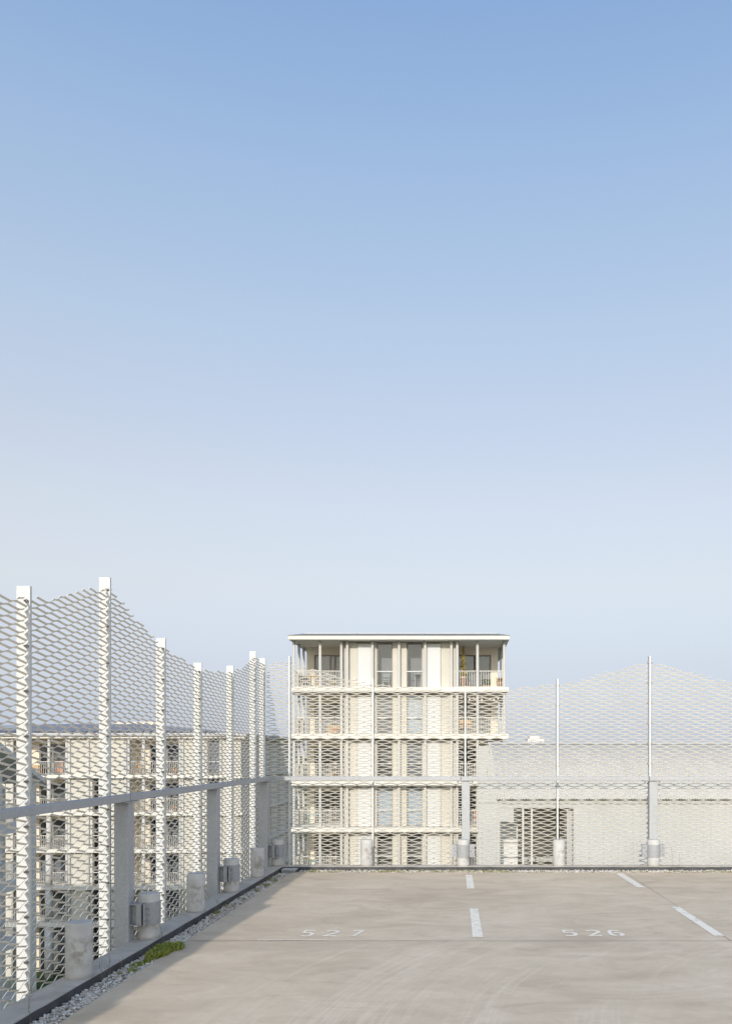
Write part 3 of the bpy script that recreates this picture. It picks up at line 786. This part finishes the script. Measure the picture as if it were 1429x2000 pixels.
XM = -3.107                                  # centre plane of the left mesh
YMF = 14.584                                 # centre plane of the back mesh
H = {0: 1.59, 1: 1.22, 2: 1.105, 3: 1.22}    # post heights above eye, repeating every four posts
lf = empty('mesh_fence', (XM, 6, -0.6), 'left white expanded-metal fence with wavy top on broad posts running away from camera', 'fence', 'mesh fences round the parking deck')
left_y = [6.51, 8.02, 9.55, 10.92, 12.49, 13.90]
left_h = [1.22, 1.58, 1.233, 1.11, 1.228, 1.589]
pre_y = [5.01 - 1.5 * i for i in range(10)][::-1]
pre_h = [[1.11, 1.22, 1.59, 1.22][i % 4] for i in range(10)][::-1]
ys, hs = pre_y + left_y, pre_h + left_h
def left_post(y, h):
    po = MB().box(-3.183, -3.083, y, y + .03, -.9, EYE + h).build('fence_post', M['white_metal'], lf, bevel=.003)
    mb = MB(); z = EYE + h - .11
    while z > -.3:
        mb.box(XM - .012, XM + .014, y - .024, y - .002, z - .008, z + .006).box(XM - .012, XM + .014, y + .032, y + .052, z - .008, z + .006)
        z -= 4 * S
    mb.build('bracket', M['bracket'], po, kind='stuff')
for i, (y, h) in enumerate(zip(ys, hs)): left_post(y, h)
for i in range(len(ys) - 1):
    ya_, yb_ = ys[i] + .034, ys[i + 1] - .006
    ncol = int(round((yb_ - ya_ - .01) / HL)); a0 = ya_ + (yb_ - ya_ - ncol * HL) / 2
    # snap the half-diamond pitch so the panel fills the bay
    mesh_panel(lf, (XM, 0, 0), (0, 1, 0), (1, 0, 0), a0, ncol, -.62, EYE + hs[i] - .09, EYE + hs[i + 1] - .09)
# short last bay up to the corner post
left_post(14.58, 1.555)
mesh_panel(lf, (XM, 0, 0), (0, 1, 0), (1, 0, 0), 13.945, 5, -.62, EYE + 1.50, EYE + 1.47)

bf = empty('mesh_fence', (2, YMF, -0.6), 'back white expanded-metal fence with wavy top on thin fin posts across the view', 'fence', 'mesh fences round the parking deck')
back_x = [-2.69, -1.333, .167, 1.667, 3.166, 4.67, 6.17, 7.67]
back_h = [1.59, 1.216, 1.10, 1.22, 1.59, 1.22, 1.10, 1.22]
for x, h in zip(back_x, back_h):
    po = MB().box(x - .014, x + .014, YMF - .024, YMF + .076, -1.1, EYE + h).build('fence_post', M['white_metal'], bf, bevel=.003)
    mb = MB(); z = EYE + h - .11
    while z > -.4:
        mb.box(x - .040, x - .016, YMF - .014, YMF + .018, z - .010, z + .010).box(x + .016, x + .040, YMF - .014, YMF + .018, z - .010, z + .010)
        z -= 4 * S
    mb.build('bracket', M['bracket'], po, kind='stuff')
edges = [(-3.07, 1.56, -2.69, 1.59, 3)] + [(back_x[i], back_h[i], back_x[i + 1], back_h[i + 1], 0) for i in range(7)]
for (x0, h0, x1, h1, nn) in edges:
    g0 = .04 if nn == 0 else .02
    ncol = nn or int(round((x1 - x0 - .08) / HL)); a0 = (x0 + x1) / 2 - ncol * HL / 2
    mesh_panel(bf, (0, YMF, 0), (1, 0, 0), (0, -1, 0), a0, ncol, -.75, EYE + h0 - .09, EYE + h1 - .09)

# ------------------------------------------------------------------ concrete stubs
stub_r = .097
def stub(x, y, label):
    e = MB(); zb = kz(y)
    hgt = .418
    prof = [(stub_r, 0), (stub_r, hgt * .1), (stub_r * 1.003, hgt * .5), (stub_r, hgt - .014), (stub_r - .004, hgt - .004), (stub_r - .012, hgt)]
    e.lathe((0, 0, 0), prof, 40)
    o = e.build('concrete_stub', M['stub'], None, smooth=True)
    o.location = (x, y, zb - .004); o.rotation_euler = (0, 0, 0)
    return tag(o, label, 'bollard', 'concrete stubs along the kerb')
left_stub = [(6.66, 'nearest bare concrete stub with wide brown stain on left kerb'), (8.18, 'concrete stub clasped by the nearest steel clamp on left kerb'),
             (9.67, 'second bare stained stub on left kerb, beyond the grass tuft'), (11.20, 'concrete stub with middle steel clamp on left kerb'),
             (12.68, 'last bare stub on left kerb before the corner'), (14.13, 'clamped concrete stub in the far left corner of kerb')]
for y, l in left_stub: stub(-2.79, y, l)
back_stub = [(-1.386, 'bare white stub on back kerb, left of the middle steel post'), (.129, 'clamped concrete stub below the middle steel post of back rail'),
             (1.636, 'bare stub on back kerb in front of the dark doorway'), (3.118, 'clamped stub on back kerb under the rightmost steel post')]
for x, l in back_stub: stub(x, 14.10, l)

# ------------------------------------------------------------------ galvanised guard rails
RT, RB = EYE - .363, EYE - .424       # rail top and bottom
def clamp(parent, c, axis, box_side, zt):
    """half collar round a stub; axis 'y': ears point along y (left rail); axis 'x': ears along x (back rail)"""
    z1, z0 = zt - .075, zt - .275
    f = Vector((1, 0, 0)) if axis == 'y' else Vector((0, -1, 0))       # towards the deck
    s = Vector((0, 1, 0)) if axis == 'y' else Vector((1, 0, 0))
    C = Vector((c[0], c[1], 0)); n = 18; ri, ro = stub_r + .001, stub_r + .008
    vs = []; fs = []
    for i in range(n + 1):
        t = math.pi * i / n; dirv = s * math.cos(t) + f * math.sin(t)
        for r_, z_ in ((ri, z0), (ro, z0), (ro, z1), (ri, z1)):
            q = C + dirv * r_; vs.append((q.x, q.y, z_))
    for i in range(n):
        for k in range(4):
            k2 = (k + 1) % 4; fs.append((4 * i + k, 4 * i + k2, 4 * i + 4 + k2, 4 * i + 4 + k))
    mb = MB().add(vs, fs)
    def bx(a0, a1, b0, b1, z0_, z1_, m):          # a along s, b along f
        P = [C + s * a + f * b_ for a, b_ in ((a0, b0), (a1, b0), (a1, b1), (a0, b1))]
        m.add([(q.x, q.y, z0_) for q in P] + [(q.x, q.y, z1_) for q in P], [(0, 3, 2, 1), (4, 5, 6, 7), (0, 1, 5, 4), (1, 2, 6, 5), (2, 3, 7, 6), (3, 0, 4, 7)])
    for e in (-1, 1):
        bx(e * (stub_r + .002), e * (stub_r + .082), .010, .020, z0 + .002, z1 - .002, mb)       # ear
        zm = (z0 + z1) / 2
        P = [C + s * e * (stub_r * .93) + f * .05, C + s * e * (stub_r + .055) + f * .0205, C + s * e * (stub_r) + f * .0205]
        mb.prism([(q.x, q.y, zm - .004) for q in P], (0, 0, .008))                                # stiffener fin
        # fixed half behind it, tied back to the post
        bx(e * (stub_r + .002), e * (stub_r + .082), -.020, -.010, z0 + .002, z1 - .002, mb)
        for zz in (z0 + .004, z1 - .012): bx(e * (stub_r - .02), e * (stub_r + .080), -.11, -.0205, zz, zz + .008, mb)
        bx(e * (stub_r + .020), e * (stub_r + .026), -.109, -.0208, z0 + .013, z1 - .013, mb)
        bx(e * (stub_r + .070), e * (stub_r + .078), -.055, -.0208, z0 + .013, z1 - .013, mb)
    cl = mb.build('clamp', M['galv_clamp'], parent, smooth=False)
    for e in (-1, 1):
        for zz in (z0 + .045, z1 - .045):
            q = C + s * e * (stub_r + .046)
            b = MB(); m_ = 6
            ring0 = []; ring1 = []
            for i in range(m_):
                t = 2 * math.pi * i / m_
                off = s * (.012 * math.cos(t)); zo = .012 * math.sin(t)
                p0 = q + off + f * .0202; p1 = q + off + f * .031
                ring0.append((p0.x, p0.y, zz + zo)); ring1.append((p1.x, p1.y, zz + zo))
            b.add(ring0 + ring1, [tuple(range(m_))[::-1], tuple(range(m_, 2 * m_))] + [(i, (i + 1) % m_, m_ + (i + 1) % m_, m_ + i) for i in range(m_)])
            p0 = q + f * .0312; p1 = q + f * .052
            b.tube([(p0.x, p0.y, zz), (p1.x, p1.y, zz)], .0065, 6)
            b.build('bolt', M['bolt'], cl)
def cap_plate(parent, x, y, axis):
    lx, ly = (.07, .15) if axis == 'y' else (.15, .07)
    pl = MB().box(x - lx, x + lx, y - ly, y + ly, RB - .013, RB - .002).build('cap_plate', M['galv'], parent)
    for e in (-1, 1):
        bx_, by_ = (x, y + e * .115) if axis == 'y' else (x + e * .115, y)
        MB().cyl((bx_, by_), .011, RB - .038, RB - .0135, 6).build('bolt', M['bolt'], pl)

gl = empty('guard_rail', (-2.94, 8, kz(8)), 'galvanised guard rail on box posts along the left kerb', 'guard rail', 'guard rails inside the mesh fences')
for (a_, b_) in ((-6.0, 7.992), (8.012, 14.17)):
    MB().box(-2.99, -2.89, a_, b_, RB, RT).build('handrail', M['galv'], gl, bevel=.006)
MB().box(-2.985, -2.895, 7.9, 8.1, RB + .006, RT - .006).build('gap_shade_core', M['seal'], gl)  # dark core added in the joint, colour stands for shade in the gap
for yb_, cy in ((7.975, 8.18), (10.955, 11.20), (13.885, 14.13)):
    MB().box(-3.032, -2.902, yb_, yb_ + .145, -.75, RB - .0132).build('post', M['galv'], gl, bevel=.006)
    cap_plate(gl, -2.955, yb_ + .07, 'y')
    clamp(gl, (-2.79, cy), 'y', -1, kz(cy) + .414)
gb = empty('guard_rail', (1.6, 14.25, kz(14.2)), 'galvanised guard rail on box posts along the back kerb', 'guard rail', 'guard rails inside the mesh fences')
for (a_, b_) in ((-2.885, .086), (.100, 3.066), (3.084, 8.5)):
    MB().box(a_, b_, 14.20, 14.30, RB, RT).build('handrail', M['galv'], gb, bevel=.006)
for xj in (.093, 3.075): MB().box(xj - .1, xj + .1, 14.206, 14.294, RB + .006, RT - .006).build('gap_shade_core', M['seal'], gb)  # dark cores again, standing for shade in the back rail joints
for xb_, cx in ((.172, .129), (3.15, 3.118)):
    MB().box(xb_ - .065, xb_ + .065, 14.235, 14.365, -.95, RB - .0132).build('post', M['galv'], gb, bevel=.006)
    cap_plate(gb, xb_ - .01, 14.28, 'x')
    clamp(gb, (cx, 14.10), 'x', 1, kz(14.1) + .414)

# ------------------------------------------------------------------ drain outlet in the corner
dr = empty('roof_drain', (-2.47, 13.78, deck_z(13.8)), 'small galvanised slotted drain box in the corner of the gutter', 'drain')
x0, x1, y0, y1 = -2.655, -2.43, 13.70, 13.93; zt_ = deck_z(13.8) + .045
MB().box(x0, x1, y0, y1, zt_ - .008, zt_).build('lid', M['galv'], dr)
for i in range(11):
    xx = x0 + .004 + i * (x1 - x0 - .02) / 10
    MB().box(xx, xx + .010, y0 + .003, y0 + .009, zt_ - .075, zt_ - .0082).build('slat', M['galv'], dr)
MB().box(x0 + .004, x1 - .004, y0 + .02, y1 - .004, zt_ - .085, zt_ - .009).build('box', M['seal'], dr)

# ------------------------------------------------------------------ gravel, grass, weeds
def ico(sub):
    bm = bmesh.new(); bmesh.ops.create_icosphere(bm, subdivisions=sub, radius=1.0)
    v = np.array([q.co[:] for q in bm.verts]); f = np.array([[q.index for q in t.verts] for t in bm.faces]); bm.free()
    return v, f
def pebbles(spec):
    Vs, Fs = [], []; off = 0
    for pts, sizes, sub in spec:
        bv, bfc = ico(sub)
        for p, s in zip(pts, sizes):
            q = bv * (1 + rng.uniform(-.14, .14, (len(bv), 1)))
            q = q * (s * np.array([rng.uniform(.8, 1.35), rng.uniform(.75, 1.1), rng.uniform(.5, .8)]))
            a = rng.uniform(0, 6.28); b_ = rng.uniform(-.5, .5)
            Rz = np.array([[math.cos(a), -math.sin(a), 0], [math.sin(a), math.cos(a), 0], [0, 0, 1]])
            Rx = np.array([[1, 0, 0], [0, math.cos(b_), -math.sin(b_)], [0, math.sin(b_), math.cos(b_)]])
            q = q @ (Rz @ Rx).T + p
            Vs.append(q); Fs.append(bfc + off); off += len(bv)
    V = np.concatenate(Vs); Fa = np.concatenate(Fs)
    me = bpy.data.meshes.new('gravel'); me.vertices.add(len(V)); me.vertices.foreach_set('co', V.ravel())
    me.loops.add(Fa.size); me.loops.foreach_set('vertex_index', Fa.ravel().astype(np.int32))
    me.polygons.add(len(Fa)); me.polygons.foreach_set('loop_start', np.arange(0, Fa.size, 3, dtype=np.int32)); me.polygons.foreach_set('loop_total', np.full(len(Fa), 3, dtype=np.int32))
    me.polygons.foreach_set('use_smooth', np.ones(len(Fa), dtype=bool)); me.update(); me.validate()
    me.materials.append(M['pebble'])
    o = bpy.data.objects.new('gravel', me); COL.objects.link(o)
    return tag(o, 'pale river pebbles filling the gutter between kerb and deck', 'gravel', kind='stuff')
def gut_left(n, y0, y1, smin, smax):
    y = rng.uniform(y0, y1, n); x = rng.uniform(KX1 + .015, DX0 + .012, n)
    z = -SLOPE * y - .026 + rng.uniform(-.008, .020, n) + .012 * np.clip((DX0 - x) / .19, 0, 1)
    return np.stack([x, y, z], 1), rng.uniform(smin, smax, n)
def gut_back(n, x0, x1, smin, smax):
    x = rng.uniform(x0, x1, n); y = rng.uniform(DY1 + .0, KY0 - .02, n)
    z = -SLOPE * y - .012 + rng.uniform(-.008, .022, n)
    return np.stack([x, y, z], 1), rng.uniform(smin, smax, n)
A_ = gut_left(6200, 3.6, 8.6, .0065, .0145); B_ = gut_left(5200, 8.6, 13.68, .007, .015); C_ = gut_back(5200, -2.42, 7.0, .008, .016)
pebbles([(A_[0], A_[1], 2), (B_[0], B_[1], 1), (C_[0], C_[1], 1)])

def blades(name, roots, hmin, hmax, mat, wid=.004, lean=.5):
    V = []; Fc = []
    for (x, y, z) in roots:
        h = rng.uniform(hmin, hmax); a = rng.uniform(0, 6.28); l = rng.uniform(.1, lean) * h
        dx, dy = math.cos(a) * l, math.sin(a) * l; wx, wy = -math.sin(a) * wid, math.cos(a) * wid
        o = len(V)
        V += [(x - wx, y - wy, z), (x + wx, y + wy, z), (x + dx * .4 + wx * .8, y + dy * .4 + wy * .8, z + h * .6), (x + dx * .4 - wx * .8, y + dy * .4 - wy * .8, z + h * .6), (x + dx, y + dy, z + h * rng.uniform(.8, 1))]
        Fc += [(o, o + 1, o + 2, o + 3), (o + 3, o + 2, o + 4)]
    mb = MB(); mb.v = V; mb.f = Fc
    return mb.build(name, mat)
def clump(cx, cy, rx, ry, n, z=None):
    out = []
    for _ in range(n):
        a = rng.uniform(0, 6.28); r = math.sqrt(rng.uniform(0, 1)) * (1 + .2 * math.sin(3 * a) + .15 * math.sin(7 * a))
        x, y = cx + rx * r * math.cos(a), cy + ry * r * math.sin(a)
        out.append((x, y, deck_z(y) - .02 if z is None else z))
    return out
gx0, gy0 = deck_pt(313, 1846)
o = blades('grass', clump(-2.56, 7.88, .115, .34, 3600), .028, .066, M['blade'], .0045, 1.0)
tag(o, 'bright green grass tuft growing over the gutter by the nearest clamp', 'grass', kind='stuff')
o = blades('grass', clump(-2.60, 7.33, .045, .12, 380) + clump(-2.56, 7.12, .03, .05, 120), .02, .05, M['blade'], .003, .7)
tag(o, 'small green grass clump in the gravel just below the big tuft', 'grass', kind='stuff')
roots = clump(-2.64, 9.9, .035, .13, 260) + clump(-2.62, 7.0, .02, .04, 60)
for _ in range(16):
    roots += clump(-2.60 + rng.uniform(-.07, .05), rng.uniform(10.2, 13.5), .03, rng.uniform(.05, .14), 60)
for x in list(rng.uniform(-2.2, 5.5, 30)) + list(rng.uniform(-2.1, .9, 26)):
    roots += clump(x, 13.80 + rng.uniform(-.05, .10), rng.uniform(.05, .17), .05, 90)
o = blades('moss', roots, .015, .055, M['moss'], .0035, .7)
tag(o, 'dry yellow-green moss tufts scattered through the gutter gravel', 'moss', kind='stuff')
def weed(x, y, h, lean, label, mat='weed', branches=3, spread=.25):
    z = deck_z(y) - .02
    t = empty('weed', (x, y, z), label, 'weed', 'weeds in the gutter')
    pts = [(x + lean * (k / 6) ** 1.6 + .006 * math.sin(k * 2.1), y + .3 * lean * (k / 6), z + h * k / 6) for k in range(7)]
    MB().tube(pts, [.0022 - .00022 * k for k in range(7)], 5).build('stem', M[mat], t)
    for b in range(branches):
        k = 2 + b % 4; p = pts[k]; a = rng.uniform(0, 6.28); l = h * spread * rng.uniform(.5, 1)
        q = (p[0] + math.cos(a) * l * .5, p[1] + math.sin(a) * l * .5, p[2] + l)
        MB().tube([p, ((p[0] + q[0]) / 2 + .004, (p[1] + q[1]) / 2, (p[2] + q[2]) / 2 - .004), q], [.0011, .0009, .0005], 4).build('twig', M[mat], t)
    return t
weed(-2.66, 5.62, .36, -.02, 'tall bare dark weed stalk at the lower left, nearest the camera', 'weed', 3)
weed(-2.60, 6.62, .20, -.02, 'dry upright weed with twigs beside the nearest stub', 'weed', 5, .3)
weed(-2.585, 6.90, .17, .03, 'forked dry weed just beyond the nearest stub', 'weed', 4, .35)
weed(-2.64, 6.86, .27, -.005, 'thin weed leaning against the nearest stub', 'weed', 2)
weed(-2.63, 8.12, .26, -.06, 'thin dry stalk leaning out of the grass tuft', 'weed', 2)
weed(-2.65, 9.98, .16, .01, 'green weed rising from the gutter below the second bare stub', 'weed_green', 8, .5)
weed(-2.63, 10.4, .12, .02, 'short green weed further along the left gutter', 'weed_green', 7, .5)
weed(3.37, 13.88, .42, -.03, 'tall thin weed stalk beside the rightmost clamp', 'weed', 4)
weed(3.47, 13.9, .30, .01, 'shorter dry weed right of the tall stalk by the rightmost clamp', 'weed', 4)
weed(.0, 13.9, .10, .02, 'small green weed at the foot of the middle clamped stub', 'weed_green', 7, .5)
weed(-1.0, 13.9, .16, .01, 'reddish dry weed on back kerb right of the bare white stub', 'weed', 5, .4)

# ------------------------------------------------------------------ things on the balconies
def pot(x, y, z, r, h, mat, label, plant=None, ph=.5, pr=.25, group=None, n=90, leafm='leaf', lsz=.05):
    t = empty('potted_plant' if plant else 'plant_pot', (x, y, z), label, 'potted plant' if plant else 'plant pot', group)
    MB().lathe((x, y, z), [(r * .75, 0), (r, h * .85), (r * 1.08, h * .86), (r * 1.08, h), (r * .9, h), (r * .88, h * .9)], 14).build('pot', M[mat], t, smooth=True)
    if plant:
        mb = MB()
        for _ in range(n):
            a = rng.uniform(0, 6.28); rr = pr * math.sqrt(rng.uniform(0, 1)); zz = z + h + ph * rng.uniform(0, 1)
            if plant == 'climber': rr *= max(.25, 1 - (zz - z - h) / ph * .75)
            c = Vector((x + rr * math.cos(a), y + rr * math.sin(a) * .6, zz)); s = lsz * rng.uniform(.6, 1.3)
            d1 = Vector(rng.normal(0, 1, 3)).normalized() * s; d2 = Vector(rng.normal(0, 1, 3)).normalized() * s * .7
            mb.add([c - d1, c + d2, c + d1, c - d2], [(0, 1, 2, 3)])
        mb.build('foliage', M[leafm], t, kind='stuff')
        MB().tube([(x, y, z + h * .9), (x + .02, y, z + h + ph * .5), (x, y, z + h + ph * .95)], .015, 5).build('stem', M['weed'], t)
    return t
def chair(x, y, z, mat, label, w=.45, face=1):
    t = empty('chair', (x, y, z), label, 'chair')
    MB().box(x - w / 2, x + w / 2, y - w / 2, y + w / 2, z + .42, z + .46).build('seat', M[mat], t)
    for k in range(4):
        zz = z + .54 + k * .10
        MB().box(x - w / 2, x + w / 2, y + face * (w / 2 - .03), y + face * w / 2, zz, zz + .07).build('back_slat', M[mat], t)
    for sx_ in (-1, 1):
        for sy_ in (-1, 1):
            hh = .92 if sy_ == face else .419
            MB().box(x + sx_ * (w / 2 - .025) - .02, x + sx_ * (w / 2 - .025) + .02, y + sy_ * (w / 2 - .05) - .018, y + sy_ * (w / 2 - .05) + .018, z, z + hh).build('leg', M[mat], t)
    return t
def table(x, y, z, mat, label, w=.7, d=.5, h=.7):
    t = empty('table', (x, y, z), label, 'table')
    MB().box(x - w / 2, x + w / 2, y - d / 2, y + d / 2, z + h - .04, z + h).build('table_top', M[mat], t)
    for sx_ in (-1, 1):
        for sy_ in (-1, 1):
            MB().box(x + sx_ * (w / 2 - .05) - .02, x + sx_ * (w / 2 - .05) + .02, y + sy_ * (d / 2 - .05) - .02, y + sy_ * (d / 2 - .05) + .02, z, z + h - .041).build('leg', M[mat], t)
    return t
def crate(x, y, z, w, d, h, mat, label):
    t = empty('crate', (x, y, z), label, 'crate')
    for k in range(4):
        zz = z + h * k / 4
        for yy in (y - d / 2, y + d / 2 - .02):
            MB().box(x - w / 2, x + w / 2, yy, yy + .02, zz + .01, zz + h / 4 - .02).build('slat', M[mat], t)
    for sx_ in (-1, 1): MB().box(x + sx_ * (w / 2 - .02) - .02, x + sx_ * (w / 2 - .02) + .02, y - d / 2 + .022, y + d / 2 - .022, z, z + h).build('end_panel', M[mat], t)
    return t
F0, F1, F2, F3, F4 = [zs[i][0] + .002 for i in range(1, 6)]
by = 56.3
pot(px(904, by), by, F0, .20, .78, 'pink_pot', 'tall pale terracotta planter with yellow climber on top right balcony', 'climber', 1.9, .24, None, 420, 'leaf_yellow', .055)
pot(px(909, by) , by + .5, F0, .12, .5, 'pink_pot', 'leafy green shrub behind the tall planter on top right balcony', 'bush', .75, .35, None, 150, 'leaf', .05)
pot(px(914.5, by), by, F0, .16, .2, 'terracotta', 'low orange pot beside the tall planter, empty')
pot(px(946, by), by, F0, .17, .22, 'pink_pot', 'bushy green plant in pale pot, left of a pair on top right balcony', 'bush', .42, .16, None, 130, 'leaf', .05)
pot(px(953.5, by), by, F0, .15, .24, 'pink_pot', 'bushy green plant in pale pot, right of a pair on top right balcony', 'bush', .38, .15, None, 110, 'leaf', .05)
pot(px(976, by), by, F0, .22, .40, 'pink_pot', 'large pale basket with dry straw grass at the balcony end', 'bush', .3, .24, None, 200, 'straw', .06)
chair(px(590, by), by + .6, F0, 'dark_plastic', 'dark slatted chair, left one on top left balcony', .45, 1)
chair(px(599, by), by + .2, F0, 'dark_plastic', 'dark slatted chair beside the wooden table on top left balcony', .45, 1)
table(px(611, by), by + .4, F0, 'wood', 'small wooden table on top left balcony', .6, .5, .85)
pot(px(636, by), by, F0, .20, .45, 'grey_plastic', 'mauve grey tub on top left balcony')
pot(px(648, by), by, F0, .13, .25, 'grey_plastic', 'small bright plant in grey pot on top left balcony', 'bush', .22, .13, None, 80, 'leaf_yellow', .045)
chair(px(754, 56.1), 56.1, F0 + .02, 'white_metal', 'white chair standing inside the top left tall window of the tower', .42, 1)
table(px(816, 56.1), 56.2, F0 + .02, 'white_metal', 'white desk standing inside the top right tall window of the tower', .45, .5, .95)
crate(px(652, by), by + .1, F1, .75, .45, .62, 'wood', 'orange wooden crate on second balcony left of tower')
pot(px(657, by), by - .2, F1, .20, .34, 'terracotta', 'orange pot in front of the wooden crate on the left')
chair(px(900, by), by, F1, 'wood', 'orange wooden slatted chair, left of a pair on second right balcony', .5, -1)
chair(px(912, by), by + .05, F1, 'wood', 'orange wooden slatted chair, right of a pair on second right balcony', .5, -1)
table(px(655, by), by, F2, 'wood', 'low wooden bench table on third left balcony', .5, .4, .55)
table(px(616, by), by, F4, 'cyan', 'turquoise table on lowest visible left balcony of the tower', .75, .5, .6)
pot(px(604, by), by, F4, .14, .34, 'pink_pot', 'pale pot with dark plant on lowest left balcony', 'bush', .4, .14, None, 80, 'leaf', .05)
table(px(612, by), by + .5, F3, 'cyan', 'turquoise table on fourth left balcony of the tower', .9, .5, .7)
t = empty('towel', (px(928.5, TY), TY + .1, F3 + .5), 'red towel hung on fourth right balcony railing', 'towel')
MB().box(px(926.5, TY), px(931, TY), TY + .05, TY + .075, F3 + .35, F3 + 1.06).build('cloth', M['red_cloth'], t)
sl = empty('string_light', (px(938, by), TY + .3, zs[1][1]), 'string of white bulbs under the second right balcony ceiling', 'string lights')
pts = []
for i in range(31):
    s_ = i / 30; pts.append((X(898) + (X(978) - X(898)) * s_, TY + .35, zs[1][1] - .22 - .16 * abs(math.sin(s_ * math.pi * 3))))
MB().tube(pts, .008, 4).build('cable', M['dark_plastic'], sl)
for i in range(1, 30, 3):
    MB().lathe((pts[i][0], pts[i][1], pts[i][2] - .13), [(.02, 0), (.055, .03), (.055, .07), (.02, .125)], 8).build('bulb', M['bulb'], sl, smooth=True)
# left block
ly = LY + .7; G0, G1, G2 = [lz[i][0] + .002 for i in (1, 2, 3)]
t = empty('towel', (LX(116), LY + .02, G0), 'red and orange towel hung on top loggia railing of left block', 'towel')
MB().box(LX(110), LX(116), LY + .20, LY + .23, G0 + .25, G0 + 1.07).build('cloth', M['red_cloth'], t)
MB().box(LX(116) + .01, LX(121), LY + .20, LY + .23, G0 + .15, G0 + 1.07).build('cloth', M['orange_cloth'], t)
chair(px(265, ly), ly + .4, G0, 'wood', 'orange wooden chair on top loggia of left block', .6, 1)
crate(px(69, ly), ly, G0, .8, .5, .75, 'wood', 'wooden crate on top loggia at far left of left block')
pot(px(342, ly), ly, G0, .25, .4, 'terracotta', 'orange pot with flowers at the right end of left block loggia', 'bush', .3, .25, None, 80, 'leaf_yellow', .06)
table(px(112, ly), ly, G2, 'white_frame', 'white table on third loggia of left block', 1.2, .7, .75)
pot(px(342, ly), ly, G1, .22, .4, 'terracotta', 'orange pot on second loggia of left block', 'bush', .35, .2, None, 80, 'leaf', .06)
